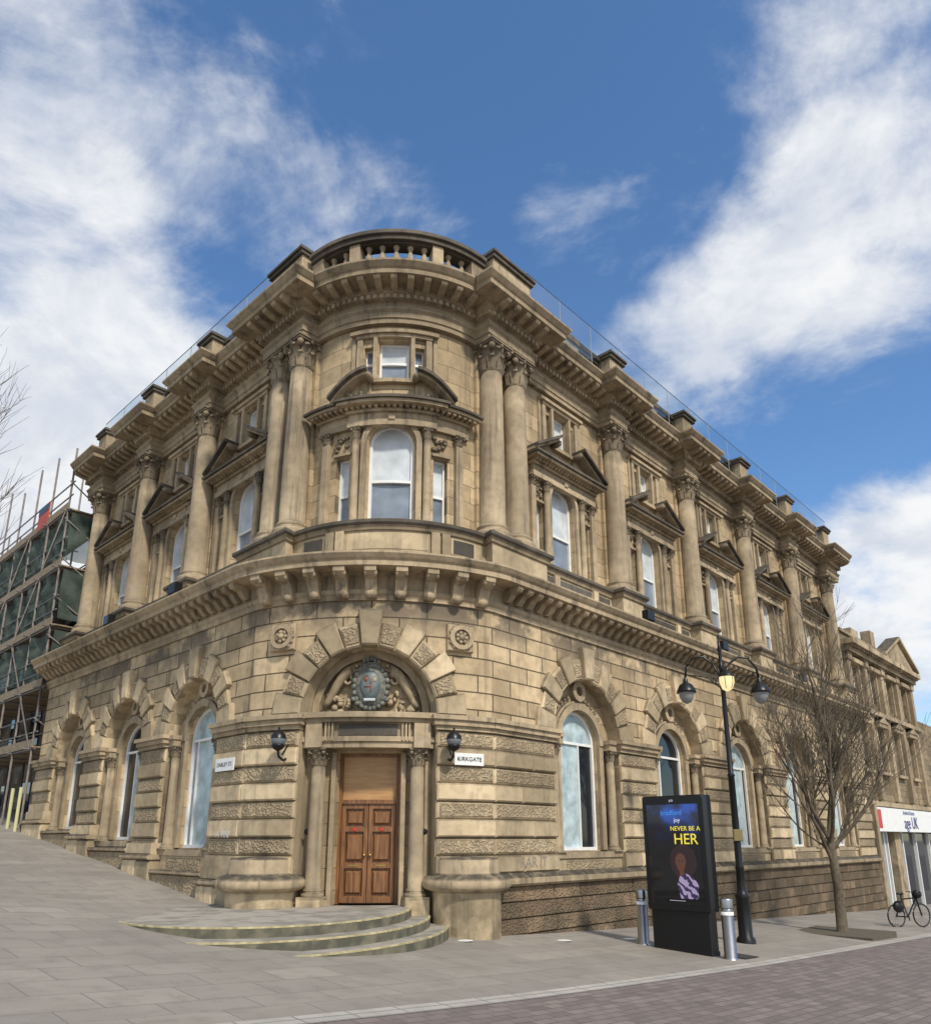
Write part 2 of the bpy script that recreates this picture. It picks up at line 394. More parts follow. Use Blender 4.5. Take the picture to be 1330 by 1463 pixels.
def lower_bay(fr,uc,half0,half1,r,zs,sill,sp,split,mats):
    q=-.30
    walls(W,fr,uc-half0,uc+half1,-1.8,6.7,0,[(uc,r,-1.5,zs,True)],.34,K)
    zi=zs-.16; hw=.78 if r>1.3 else .72
    walls(U,fr,uc-r-.04,uc+r+.04,-1.5,zs+r+.1,q,[(uc,hw,sill,zi,True)],.16)
    window(fr,uc,hw,sill,zi,True,q-.13,ft=.07,top=mats[0],bot=mats[1],rail=0,split=split,arch=mats[2])
    r1=hw+.19
    ring(T,fr,uc,zi,hw+.02,r1,q,q+.13,0,pi,22); ring(T,fr,uc,zi,r1,r1+.06,q,q+.07,0,pi,22)
    for s in (-1,1): box(T,fr,uc+s*hw+s*.02,uc+s*r1,q,q+.1,sill,zi)
    zt=zi+r1+.06; zr=zs+r; ro=(zr-zt)/2
    ring(T,fr,uc,zt+ro,ro*.5,ro*1.08,q,q+.14,0,2*pi,22); fell(DG,fr,uc,q,zt+ro,ro*.5,.02,ro*.5,14,6)
    for s in (-1,1):
        for k in range(5): fell(T,fr,uc+s*(.35+.14*k),q+.02,zi+sqrt(max(0,(r1+.16)**2-(.35+.14*k)**2)) if .35+.14*k<r1+.16 else zi+.2,.06,.05,.06,6,4)
        cu=uc+s*(r-.2)
        column(CO,fr,cu,q+.16,sill-.02,zs-.27,.115,.26,mc=CP)
        a,b=uc+s*r1,uc+s*r
        box(T,fr,min(a,b),max(a,b),q,q+.30,zs-.27,zs-.12); box(T,fr,min(a,b)-.03,max(a,b)+.0,q,q+.34,zs-.12,zs-.02)
    box(T,fr,uc-r,uc+r,q,-.02,sill-.16,sill-.03); box(K,fr,uc-r,uc+r,q,-.06,-1.5,sill-.16)
    box(V,fr,uc-r+.45,uc+r-.45,-.07,-.03,sill-.5,sill-.22,.02)
    voussoirs(fr,uc,zs,r,sp,13)
RS=[(.6,(WA,DG,WA)),(.25,(WA,DG,DG)),(.8,(WA,DG,WA)),(.7,(WA,DG,WA)),(.8,(WA,DG,DG))]
LS=[(.8,(WA,LG,WA)),(.55,(WA,DG,DG)),(.3,(DG,DG,DG))]
for i,uc in enumerate(RM):
    lower_bay(RL,uc,uc-3.535 if i==0 else 2.225,RE-uc if i==4 else 2.225,1.35,4.21,1.56,2.0,*RS[i])
for i,uc in enumerate(LM):
    lower_bay(LL,uc,uc-3.535 if i==0 else 1.87,LE-uc if i==2 else 1.87,1.2,4.21,[1.62,1.8,2.1][i],1.8,*LS[i])
e=[3.55]+[x for uc in RM for x in (uc-1.35,uc+1.35)]+[RE]
for i in range(0,len(e),2): pier(RL,e[i],e[i+1],d0=-.32)
e=[3.55]+[x for uc in LM for x in (uc-1.2,uc+1.2)]+[LE]
for i in range(0,len(e),2): pier(LL,e[i],e[i+1],d0=-.32)
loft(T,RL,[(u,[(-.2,.9),(.2,.9),(.26,.95),(.26,1.06),(.1,1.15),(-.2,1.15)]) for u in (3.5,RE+.1)])
for row in range(8):
    z1=.9-row*.31; u=3.5
    while u<RE:
        w=random.uniform(.7,1.15); v=min(u+w,RE+.05)
        box(PL,RL,u+.005,v-.005,-.1,.13+random.uniform(-.012,.012),z1-.30,z1-.004,.02); u=v
def hgt(x,y):
    h=0
    xr=x-.5
    k=.8; sp=lambda t: k*math.log(1+math.exp(max(-40,min(40,t/k))))
    h-=.06*min(sp(xr),60)
    h+=.1*min(sp(-xr),28)
    a=max(0,min(1,-xr/8)); a=a*a*(3-2*a)
    h+=.069*min(max(0,y-15.5),30)*a
    return h
e=[3.55]+[x for uc in LM for x in (uc-1.2,uc+1.2)]+[LE]
for i in range(0,len(e)-1):
    u0,u1=e[i],e[i+1]; p=LL.P((u0+u1)/2,0,0); hz=hgt(p[0],p[1])
    if i%2==0:
        mm=(u0+u1)/2
        box(K,LL,u0-.06,mm-.006,-.2,.2,-1,hz+.34,.03); box(K,LL,mm+.006,u1+.06,-.2,.2,-1,hz+.36,.03); box(T,LL,u0-.1,u1+.1,-.2,.26,hz+.36,hz+.47,.03); box(K,LL,u0-.02,u1+.02,-.2,.15,hz+.47,hz+.72,.02)
    else:
        box(V,LL,u0,u1,-.2,.12,-1,hz+.3,.03); box(T,LL,u0,u1,-.2,.18,hz+.3,hz+.38,.02)
# bow ground floor
walls(W,BL,-HB,HB,-1.2,6.7,0,[(0,1.37,-1,4.22,True)],.55,K)
walls(U,BL,-1.42,1.42,-.6,5.75,-.55,[(0,.73,.58,3.5,False)],.32)
for s in (-1,1):
    a,b=sorted((s*1.38,s*(HB+.03))); pier(BL,a,b,d0=-.55)
    box(K,BL,a,b,-.5,.12,-1.2,1.15,.02)
    column(CO,BL,s*1.05,-.27,.72,3.55,.155,.34,mc=CP); box(K,BL,s*1.05-.24,s*1.05+.24,-.55,-.02,-.3,.72,.02)
    box(T,BL,s*1.37,s*1.24,-.55,-.35,.58,3.55); box(T,BL,s*.73,s*.83,-.55,-.45,.58,3.5)
    x,y,_=BL.P(s*2.02,.02,0)
    lathe(K,x,y,[(.66,-1),(.66,.82),(.68,.86)],28); lathe(T,x,y,[(.7,.86),(.82,.9),(.86,.95),(.86,1.05),(.8,1.12),(.66,1.16),(.63,1.2),(.63,1.42),(.6,1.46),(.0,1.5)],28)
    box(T,BL,s*1.86-.29,s*1.86+.29,-.05,.10,5.56,6.14,.02); ring(T,BL,s*1.86,5.85,.17,.26,.1,.16,0,2*pi,20)
    for k in range(7):
        a=2*pi*k/7; fell(T,BL,s*1.86+.1*cos(a),.13,5.85+.1*sin(a),.05,.05,.05,6,4)
    fell(T,BL,s*1.86,.15,5.85,.07,.06,.07)
    for k in range(14):
        a=2*pi*k/14; fell(T,BL,s*1.86+.25*cos(a),.11,5.85+.25*sin(a),.05,.04,.05,6,4)
voussoirs(BL,0,4.22,1.37,2.0,13,.13)
for z0,z1,dd in ((3.56,3.68,-.12),(3.68,3.78,-.08),(3.78,4.06,-.14),(4.06,4.14,-.02),(4.14,4.25,.06)): box(T,BL,-1.36,1.36,-.55,dd,z0,z1)
box(PN,BL,-.6,.6,-.2,-.12,3.8,4.03)
for s in (-1,1):
    for k in range(3): box(T,BL,s*.78-.1+k*.07,s*.78-.06+k*.07,-.14,-.06,3.7,4.05)
    box(T,BL,s*1.1-.17,s*1.1+.17,-.2,-.03,3.56,4.06)
ring(T,BL,0,4.25,1.18,1.34,-.55,-.38); ring(T,BL,0,4.25,1.0,1.04,-.55,-.5)
for k in range(19):
    a=pi*(k+.5)/19; fell(T,BL,1.1*cos(a),-.5,4.25+1.1*sin(a),.05,.05,.05,6,4)
# tympanum carving
CR=MB(); CRr=MB(); CRb=MB()
fell(CR,BL,0,-.38,4.82,.33,.14,.44,16,10); fell(CRb,BL,0,-.31,4.84,.23,.12,.32,14,8)
fell(CRr,BL,-.08,-.215,4.96,.055,.03,.075,8,5); fell(CRr,BL,.02,-.20,4.80,.02,.02,.12,8,5); fell(CRr,BL,-.03,-.2,4.8,.09,.02,.016,8,5); fell(T,BL,.09,-.22,4.95,.05,.04,.07,8,5)
box(BD,BL,-.12,.12,-.24,-.2,4.51,4.56)
for k in range(22):
    a=2*pi*k/22; fell(CR,BL,.37*cos(a),-.37,4.82+.46*sin(a),.07,.08,.075,7,5)
for k in range(5): fell(CR,BL,(k-2)*.08,-.35,5.36+.03*(2-abs(k-2)),.045,.06,.07,7,5)
fell(CR,BL,0,-.36,5.27,.2,.1,.07); 
for k in range(9): fell(CR,BL,(k-4)*.09,-.3,4.36+.012*(k-4)**2,.06,.06,.06,7,5)
for s in (-1,1):
    pts=[BL.P(s*(.45+.6*t),-.42,4.42+.75*sin(pi*.5*(1-t))**1.2) for t in [i/8 for i in range(9)]]
    tube(T,pts,[.13-.008*i for i in range(9)],8)
    for k in range(16):
        fell(T,BL,s*random.uniform(.42,.98),-.47,random.uniform(4.32,4.75),random.uniform(.04,.09),.08,random.uniform(.04,.08),7,5)
    tube(T,[BL.P(s*(.55+.16*cos(a)*(1-a/9)),-.42,4.98+.16*sin(a)*(1-a/9)) for a in [i*.5 for i in range(15)]],.035,6)
# door
DW=MB();DP=MB();BR=MB();RED=MB();NP=MB()
dd=-.86
box(DW,BL,-.73,.73,dd-.05,dd-.01,.58,3.5)
box(DW,BL,-.74,.74,dd-.3,dd-.1,.5,3.6)
box(DW,BL,-.73,-.66,dd,dd+.1,.58,3.5);box(DW,BL,.66,.73,dd,dd+.1,.58,3.5);box(DW,BL,-.66,.66,dd,dd+.1,2.5,2.58);box(DW,BL,-.66,.66,dd,dd+.1,3.44,3.5)
box(DP,BL,-.66,.66,dd,dd+.03,2.58,3.44)
for s in (-1,1):
    a,b=(-.655,-.006) if s<0 else (.006,.655)
    for z0,z1 in ((.6,.72),(1.25,1.35),(1.95,2.05),(2.4,2.5)): box(DW,BL,a,b,dd,dd+.06,z0,z1,.006)
    for x0,x1 in ((a,a+.1),(b-.1,b),): box(DW,BL,x0,x1,dd,dd+.062,.6,2.5,.006)
    for z0,z1 in ((.74,1.23),(1.37,1.93),(2.07,2.38)):
        box(DW,BL,a+.13,b-.13,dd,dd+.045,z0+.03,z1-.03,.03)
    fell(BR,BL,s*.07,dd+.1,1.5,.03,.04,.03); fell(RED,BL,s*.33,dd+.06,2.0,.045,.012,.045,12,6)
    box(BR,BL,s*.33-.12,s*.33+.12,dd+.06,dd+.068,1.29,1.32)
    fell(NP,BL,s*1.2,-.2,1.95,.07,.02,.06,12,6)
# lower cornice
lowpath=[LL.P(u,0,0)[:2] for u in (LE+.1,3.6)]+[BL.P(u,0,0)[:2] for u in BL.split(-HB+.1,HB-.1,.15)]+[RL.P(u,0,0)[:2] for u in (3.6,RE+.1)]
sweep(T,lowpath,[(-.3,6.56),(.05,6.56),(.05,6.66),(.09,6.7),(.09,6.78),(.04,6.8),(.04,7.08),(.12,7.13),(.55,7.15),(.55,7.26),(.6,7.3),(.66,7.38),(.66,7.42),(-.3,7.46)])
CN=[(.04,6.86),(.14,6.84),(.22,6.9),(.3,7.0),(.46,7.03),(.5,7.08),(.5,7.15),(.04,7.15)]
CNB=[(.04,6.62),(.12,6.58),(.2,6.64),(.24,6.78),(.3,6.92),(.44,6.98),(.52,7.04),(.52,7.15),(.04,7.15)]
for x,y,tx,ty in walk(lowpath,.36,.2):
    th=atan2(x-OB[0],-(y-OB[1]))
    dist=sqrt((x-OB[0])**2+(y-OB[1])**2)
    if abs(dist-RB)<.02 and abs(th-TH0)<.62: continue
    bracket(T,x,y,tx,ty,CN,.085)
for k in range(9):
    u=(k-4)*.58; x,y,_=BL.P(u,0,0); n=BL.N(u); bracket(T,x,y,-n[1],n[0],CNB,.12)
    fell(T,BL,u,.17,6.66,.12,.1,.1,8,5)
    for s in (-1,1): fell(T,BL,u+s*.09,.42,7.02,.04,.09,.07,7,5)
FL=MB()
for fr,u in ((RL,9.4),(RL,13.9),(RL,20.5),(LL,6.6),(LL,10.5)):
    box(FL,fr,u-.17,u+.17,.40,.60,7.5,7.78,.02); tube(FL,[fr.P(u,.3,7.43),fr.P(u,.5,7.55)],.03,5)
# ---------------- upper storeys
RC=[8.3,12.75,17.2,21.65,26.1]; LC=[7.5,11.25,15.0]
RUE=27.2; LUE=15.8
def upath(db,de,hw,pair=(2.6,4.3),bow=None,lend=True):
    p=[]
    p+=[LU.P(LUE,de,0)[:2],LU.P(15.0-hw,de,0)[:2],LU.P(15.0-hw,db,0)[:2]]
    for c in (11.25,7.5):
        p+=[LU.P(c+hw,db,0)[:2],LU.P(c+hw,de,0)[:2],LU.P(c-hw,de,0)[:2],LU.P(c-hw,db,0)[:2]]
    p+=[LU.P(pair[1],db,0)[:2],LU.P(pair[1],de,0)[:2],LU.P(pair[0],de,0)[:2]]
    b=bow if bow is not None else db
    p+=[BU.P(u,b,0)[:2] for u in BU.split(-HU+.06,HU-.06,.15)]
    p+=[RU.P(pair[0],de,0)[:2],RU.P(pair[1],de,0)[:2],RU.P(pair[1],db,0)[:2]]
    for c in RC[:-1]:
        p+=[RU.P(c-hw,db,0)[:2],RU.P(c-hw,de,0)[:2],RU.P(c+hw,de,0)[:2],RU.P(c+hw,db,0)[:2]]
    p+=[RU.P(26.1-hw,db,0)[:2],RU.P(26.1-hw,de,0)[:2],RU.P(RUE,de,0)[:2]]
    return p
ent=upath(.12,.55,.42)
sweep(T,ent,[(-.5,13.45),(0,13.45),(0,13.57),(.03,13.58),(.03,13.72),(.09,13.78),(.09,13.82),(0,13.84),(0,14.0),(.04,14.03),(.12,14.04),(.12,14.13),(.17,14.15),(.17,14.3),(.62,14.32),(.62,14.44),(.66,14.47),(.74,14.57),(.74,14.62),(-.6,14.68)])
for x,y,tx,ty in walk(ent,.33,.12): bracket(T,x,y,tx,ty,[(.12,14.17),(.3,14.17),(.55,14.23),(.58,14.27),(.58,14.32),(.12,14.32)],.075)
for x,y,tx,ty in walk(ent,.15,.04): bracket(T,x,y,tx,ty,[(.0,14.02),(.17,14.02),(.17,14.12),(0,14.12)],.045)
ped=upath(.34,.68,.52,pair=(2.5,4.45),bow=.42)
sweep(K,ped,[(-.5,7.4),(.07,7.4),(.07,7.56),(0,7.62),(0,8.1),(-.5,8.1)])
sweep(D,ped,[(-.5,8.2),(.10,8.2),(.13,8.24),(.13,8.31),(-.6,8.34)])
sweep(T,ped,[(-.5,8.1),(.04,8.1),(.06,8.16),(.09,8.2),(-.6,8.2)])
for fr,cs in ((RU,[3.85]+RC),(LU,[3.75]+LC)):
    for a,b in zip(cs,cs[1:]):
        a2,b2=a+.65,b-.65
        m3=(a2+b2)/2
        for q0,q1 in ((a2,m3-.95),(m3-.72,m3+.72),(m3+.95,b2)): box(PN,fr,q0,q1,.3,.35,7.68,8.04)
        for s in (-1,1): box(K,fr,m3+s*.84-.1,m3+s*.84+.1,.3,.42,7.56,8.1,.01)
for u0,u1 in ((-1.75,-1.2),(-.75,.75),(1.2,1.75)): box(K,BU,u0,u1,.38,.43,7.68,8.04)
box(PN,BU,1.25,1.7,.4,.435,7.7,8.02); box(PN,BU,-1.7,-1.25,.4,.435,7.7,8.02)
for u in (-1.08,-.88,.88,1.08): box(K,BU,u-.08,u+.08,.38,.5,7.56,8.1,.01)
def upper_bay(fr,uc,u0,u1,bow=False):
    hw=.53
    so=1.01 if not bow else 1.13; sw=.17; to=.53 if not bow else .6
    holes=[(uc,hw,8.5,10.38,True),(uc-so,sw,8.5,10.12,False),(uc+so,sw,8.5,10.12,False),(uc,.36,12.0,13.05,False),(uc-to,.11,12.15,12.9,False),(uc+to,.11,12.15,12.9,False)]
    walls(U,fr,u0,u1,7.4,13.5,0,holes,.28)
    window(fr,uc,hw,8.5,10.38,True,-.2,ft=.07,rail=.42)
    for s in (-1,1):
        window(fr,uc+s*so,sw,8.5,10.12,False,-.2,ft=.04,rail=.45); window(fr,uc+s*to,.11,12.15,12.9,False,-.2,ft=.025,rail=.5,top=LG)
    window(fr,uc,.36,12.0,13.05,False,-.2,ft=.05,rail=.5)
    ring(T,fr,uc,10.38,hw+.02,hw+.14,0,.09); box(T,fr,uc-hw-.14,uc-hw-.02,0,.09,8.5,10.38); box(T,fr,uc+hw+.02,uc+hw+.14,0,.09,8.5,10.38)
    polyb(T,fr,[(uc-.07,10.86),(uc+.07,10.86),(uc+.1,11.02),(uc-.1,11.02)],0,.2,.02)
    w=so+sw+.2
    for s in (-1,1):
        column(T,fr,uc+s*(hw+.25),.1,8.36,10.75,.09,.28,mc=CP); 
        pu=uc+s*(w-.06+(.12 if bow else 0)); box(T,fr,pu-.09,pu+.09,0,.12,8.36,10.5,.01); x,y,_=fr.P(pu,.04,0); n=fr.N(pu); capital(CP,x,y,10.5,.09,.25,atan2(n[1],n[0]))
        for kk in range(10): fell(CP,fr,uc+s*(so+random.uniform(-.2,.22)),.03,random.uniform(10.3,10.62),.06,.05,.05,6,4)
        box(T,fr,uc+s*so-sw-.05,uc+s*so+sw+.05,0,.07,10.14,10.2)
    if bow:
        for z0,z1,e,dd,m_ in ((10.76,10.9,1.82,.1,T),(10.9,11.08,1.8,.07,T),(11.08,11.16,1.86,.14,T),(11.2,11.27,1.98,.34,T),(11.27,11.33,2.02,.4,D)): box(m_,fr,-e,e,0,dd,z0,z1)
        w=.98
    for z0,z1,e,dd,m_ in ((10.76,10.9,.0,.17,T),(10.9,11.08,-.02,.14,T),(11.08,11.16,.04,.21,T),(11.2,11.275,.14,.42,T),(11.275,11.34,.19,.48,D)):
        box(m_,fr,uc-w-e,uc+w+e,0,dd,z0-.001,z1)
    ww=1.85 if bow else w
    nn=int((2*ww+.2)/.13)
    for i in range(nn): 
        q=uc-ww-.05+(2*ww+.1)*(i+.5)/nn; box(T,fr,q-.035,q+.035,.1,.3,11.14,11.2)
    pw=1.3 if bow else w+.2
    for s in (-1,1):
        prev=None; npt=8; zt=.64
        for i in range(npt+1):
            f=i/npt; uu=pw-f*(pw-.5)
            zz=11.33+(zt*f if not bow else zt*.95*sin(f*pi/2*.95))
            cur=(uc+s*uu,zz)
            if prev:
                a,b=(prev,cur) if prev[0]<cur[0] else (cur,prev)
                for th0,th1,dd,m_ in ((0,.07,.38,T),(.07,.15,.5,D)):
                    loft(m_,fr,[(a[0],[(0,a[1]+th0),(dd,a[1]+th0),(dd,a[1]+th1),(0,a[1]+th1)]),(b[0],[(0,b[1]+th0),(dd,b[1]+th0),(dd,b[1]+th1),(0,b[1]+th1)])])
                loft(T,fr,[(a[0],[(0,11.33),(.1,11.33),(.1,a[1]+.01),(0,a[1]+.01)]),(b[0],[(0,11.33),(.1,11.33),(.1,b[1]+.01),(0,b[1]+.01)])])
            prev=cur
        for kk in range(8): fell(CP,fr,uc+s*(.78+random.uniform(-.12,.25)),.14,random.uniform(11.4,11.62),.07,.09,.06,6,4)
        fell(CP,fr,uc+s*.48,.24,11.92,.08,.2,.1,8,5)
    for s in (-1,1):
        box(T,fr,uc+s*(.36+to-.11)/2-.045,uc+s*(.36+to-.11)/2+.045,0,.1,11.95,13.1,.01)
        box(T,fr,uc+s*(to+.2)-.07,uc+s*(to+.2)+.07,0,.08,11.75,13.1,.01)
        box(T,fr,uc+s*(to+.36)-.05,uc+s*(to+.36)+.05,0,.05,11.9,13.2,.01)
    e=to+.28
    box(T,fr,uc-e,uc+e,0,.1,13.1,13.18); box(T,fr,uc-e-.13,uc+e+.13,0,.16,13.18,13.27); box(T,fr,uc-.45,uc+.45,0,.13,11.88,11.98)
rc=[3.85]+RC; lc=[3.75]+LC
for a,b in zip(rc,rc[1:]): upper_bay(RU,(a+b)/2,a,b)
for a,b in zip(lc,lc[1:]): upper_bay(LU,(a+b)/2,a,b)
upper_bay(BU,0,-HU,HU,True)
walls(U,RU,2.65,3.85,7.4,13.5,0,[],.1); walls(U,LU,2.65,3.75,7.4,13.5,0,[],.1); walls(U,RU,26.1,RUE,7.4,13.5,0,[],.1); walls(U,LU,15.0,LUE,7.4,13.5,0,[],.1)
for fr,cs in ((RU,[2.98]+rc),(LU,[2.94]+lc)):
    for c in cs:
        column(CO,fr,c,.27,8.34,13.46,.31,.76,mc=CP)
        box(U,fr,c-.33,c+.33,0,.1,8.34,13.4,.01)
# parapet
def baluster(fr,u,d,s=1):
    x,y,_=fr.P(u,d,0)
    lathe(BA,x,y,[(.085,14.84),(.085,14.92),(.045,14.96),(.08,15.08),(.092,15.16),(.065,15.3),(.04,15.42),(.06,15.46),(.08,15.49),(.08,15.54)],8)
def balrun(fr,a,b,d,sp=.31):
    box(D,fr,a,b,d-.15,d+.15,14.62,14.84); box(D,fr,a,b,d-.14,d+.14,15.52,15.62); box(D,fr,a,b,d-.2,d+.2,15.62,15.74)
    n=max(1,int((b-a)/sp))
    for i in range(n): baluster(fr,a+(b-a)*(i+.5)/n,d)
def pedp(fr,a,b,d0,d1,zt=15.82):
    box(T,fr,a,b,d0,d1,14.62,zt-.16,.015); box(D,fr,a-.06,b+.06,d0-.06,d1+.07,zt-.16,zt-.06); box(D,fr,a-.1,b+.1,d0-.1,d1+.12,zt-.06,zt+.02,.01)
pedp(RU,2.75,4.2,-.1,.6,15.98); pedp(LU,2.75,4.1,-.1,.6,15.98)
for fr,cs in ((RU,rc),(LU,lc)):
    for c in cs[1:]: pedp(fr,c-.34,c+.34,-.1,.6)
    for i,(a,b) in enumerate(zip(cs,cs[1:])):
        m0,m1=(a+.4,b-.4); mm=(a+b)/2
        balrun(fr,m0,m0+1.05,.1); balrun(fr,m1-1.05,m1,.1); box(T,fr,m0+1.05,m1-1.05,-.1,.25,14.62,15.56,.015); box(D,fr,m0+1.05,m1-1.05,-.14,.31,15.56,15.76,.01)
for a,b in ((-1.72,-1.02),(-.78,.78),(1.02,1.72)): balrun(BU,a,b,.18,.3)
for a,b in ((-2.08,-1.72),(-1.02,-.78),(.78,1.02),(1.72,2.08)): box(T,BU,a,b,0,.36,14.62,15.56,.01)
box(D,BU,-2.08,2.08,-.05,.42,15.56,15.68); box(D,BU,-2.08,2.08,-.02,.48,15.68,15.8,.015)
# glass edge guard along the roof
GR=MB();GRL=MB()
for fr,e0,e1 in ((RU,4.4,RUE),(LU,4.3,LUE)):
    n=int((e1-e0)/1.5)
    for i in range(n):
        a=e0+(e1-e0)*i/n; b=e0+(e1-e0)*(i+1)/n
        GR.face((GR.p(fr,a+.02,.3,15.2),GR.p(fr,b-.02,.3,15.2),GR.p(fr,b-.02,.3,16.6),GR.p(fr,a+.02,.3,16.6)))
        tube(GRL,[fr.P(a,.3,14.6),fr.P(a,.3,16.61)],.012,4)
    tube(GRL,[fr.P(e0,.3,16.61),fr.P(e1,.3,16.61)],.014,4)
gm,nt,b=newmat('guard_glass'); tr=nt.nodes.new('ShaderNodeBsdfTransparent'); tr.inputs[0].default_value=(.84,.90,.92,1); gl=nt.nodes.new('ShaderNodeBsdfGlossy'); gl.inputs['Roughness'].default_value=.1; mx=nt.nodes.new('ShaderNodeMixShader'); mx.inputs[0].default_value=.2
nt.links.new(tr.outputs[0],mx.inputs[1]); nt.links.new(gl.outputs[0],mx.inputs[2]); nt.links.new(mx.outputs[0],nt.nodes['Material Output'].inputs[0])
RF=MB()
poly=[LU.P(LUE,-.3,0),LU.P(R2,-.3,0)]+[BU.P(u,-.3,0) for u in BU.split(-HU,HU)]+[RU.P(R2,-.3,0),RU.P(RUE,-.3,0),RU.P(RUE,-15.8,0)]
RF.face(tuple(RF.w(p[0],p[1],14.64) for p in poly))
box(U,RU,RUE-.3,RUE,-15.8,0,6,13.5); box(U,LU,LUE-.3,LUE,-27,0,6,13.5)
box(U,RL,RE-.3,RE-.01,-16.5,-.01,-2,7.4); box(U,LL,LE-.3,LE-.01,-27,-.01,-1,7.4)
box(T,RU,RUE-.3,RUE+.2,-15.8,0,13.5,14.6); box(T,LU,LUE-.3,LUE+.2,-27,0,13.5,14.6)
box(RF,RL,3.5,RE,-1.6,-1.5,-1,7.3); box(RF,LL,3.5,LE,-1.6,-1.5,-1,7.3)
BK=MB()
GLm=simple('smoked_globe',(.16,.17,.18),.12)
GB=MB()
for s in (-1,1):
    u=s*1.6
    tube(BK,[BL.P(u,.05,3.35),BL.P(u,.2,3.3),BL.P(u,.36,3.36),BL.P(u,.4,3.5)],.025); tube(BK,[BL.P(u,.05,3.6),BL.P(u,.25,3.4)],.015)
    x,y,_=BL.P(u,.4,0); lathe(BK,x,y,[(.03,3.46),(.1,3.5),(.13,3.56),(.13,3.58)],12); ell(GB,(x,y,3.68),(.15,.15,.15),14,8); lathe(BK,x,y,[(.155,3.69),(.14,3.76),(.07,3.84),(.02,3.87),(.02,3.92)],12)
def text(s,fr,u,d,z,size,mat,parent,tv=None,nm='lettering',ex=.002,rot=0):
    cu=bpy.data.curves.new(nm,'FONT'); cu.body=s; cu.size=size; cu.align_x='CENTER'; cu.align_y='CENTER'; cu.extrude=ex; cu.materials.append(mat)
    o=bpy.data.objects.new(nm,cu); scene.collection.objects.link(o)
    n=fr.N(u); nv=Vector((n[0],n[1],0)); up=Vector((0,0,1)); r=up.cross(nv)
    M=Matrix((r,up,nv)).transposed().to_4x4(); M.translation=Vector(fr.P(u,d,z)); o.matrix_world=M; o.parent=parent; return o
ks=empty('street_name_sign'); s1=MB(); box(s1,BL,1.72,2.36,.10,.118,3.23,3.47,.003); obj('plate',s1,M_white,ks); text('KIRKGATE',BL,2.04,.124,3.35,.118,M_black,ks)
ks2=empty('street_name_sign.001'); s1=MB(); box(s1,LL,3.85,4.6,.10,.118,3.18,3.44,.003); obj('plate',s1,M_white,ks2); text('DARLEY ST.',LL,4.22,.120,3.31,.12,M_black,ks2)
text('RAR IT',RL,4.7,.103,1.34,.3,simple('faded_graffiti',(.24,.21,.17),.8),bank,nm='graffiti'); text('A VIRI',LL,4.1,.103,1.9,.2,simple('chalk_mark',(.6,.6,.58),.8),bank,nm='chalk_mark')
M_crest=simple('crest_stone_paint',(.15,.15,.125),.7,noise=.5,sc=14)
for nm,m,mt in (('ground_floor_walls',W,M_wall),('upper_walls',U,M_up),('mouldings',T,M_trim),('rusticated_blocks',K,M_block),('vermiculated_blocks',V,M_verm),('columns',CO,M_col),('capitals_and_carving',CP,M_cap),('parapet_coping',D,M_dark),('balusters',BA,M_col),('dark_panels',PN,M_panel),('plinth',PL,M_plinth),('window_frames',WH,M_white),('dark_panes',DG,M_dglass),('blinds',BD,M_blind),('whitewashed_panes',WA,M_wash),('lower_panes',LG,M_lowg),('roof',RF,M_panel),('wall_lamp_brackets',BK,M_black),('wall_lamp_globes',GB,GLm),('ledge_floodlights',FL,M_black),
    ('roof_glass_guard',GR,gm),('roof_guard_rail',GRL,simple('guard_rail_metal',(.22,.24,.26),.5)),
    ('crest_mantling',CR,M_crest),('crest_shield',CRb,simple('crest_slate',(.12,.15,.15),.5,noise=.3)),('crest_charges',CRr,simple('crest_red',(.26,.08,.055),.6)),('doors',DW,M_wood),('door_transom_board',DP,M_ply),('door_knobs',BR,simple('brass',(.5,.35,.12),.3,1)),('door_notices',RED,simple('red_notice',(.5,.04,.03),.5)),('number_plates',NP,M_black)):
    obj(nm,m,mt,bank)
# steps
st=empty('curved_entrance_steps'); S1=MB();S2=MB()
for a,b,z in ((2.6,3.15,.58),(2.95,3.6,.43),(3.3,4.05,.28)):
    n=96; cx,cy=-3.6,14.6
    r0=[S1.w(cx+a*cos(2*pi*i/n),cy+b*sin(2*pi*i/n),z) for i in range(n)]; r1=[S1.w(cx+a*cos(2*pi*i/n),cy+b*sin(2*pi*i/n),-.6) for i in range(n)]
    S1.face(tuple(r0))
    for i in range(n): j=(i+1)%n; S1.face((r0[i],r0[j],r1[j],r1[i]))
    for (e0,e1,z0,z1) in ((.004,-.045,z+.004,z+.004),(.004,.004,z+.004,z-.02)):
        q0=[S2.w(cx+(a+e0)*cos(2*pi*i/n),cy+(b+e0)*sin(2*pi*i/n),z0) for i in range(n)]; q1=[S2.w(cx+(a+e1)*cos(2*pi*i/n),cy+(b+e1)*sin(2*pi*i/n),z1) for i in range(n)]
        for i in range(n): j=(i+1)%n; S2.face((q0[i],q0[j],q1[j],q1[i]))
sm_,nt,b=newmat('step_stone'); b.inputs['Roughness'].default_value=.85
g=nt.nodes.new('ShaderNodeNewGeometry')
def nz_(sc,det=6):
    n=nt.nodes.new('ShaderNodeTexNoise'); n.inputs['Scale'].default_value=sc; n.inputs['Detail'].default_value=det; nt.links.new(g.outputs['Position'],n.inputs['Vector']); return n.outputs['Fac']
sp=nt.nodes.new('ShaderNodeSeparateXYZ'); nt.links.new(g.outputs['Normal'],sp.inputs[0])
tc_=mixc(nt,ramp(nt,nz_(2.5),.4,.62),(.33,.30,.255),(.21,.195,.165)); rc_=mixc(nt,ramp(nt,nz_(4),.35,.65),(.17,.155,.105),(.08,.078,.055))
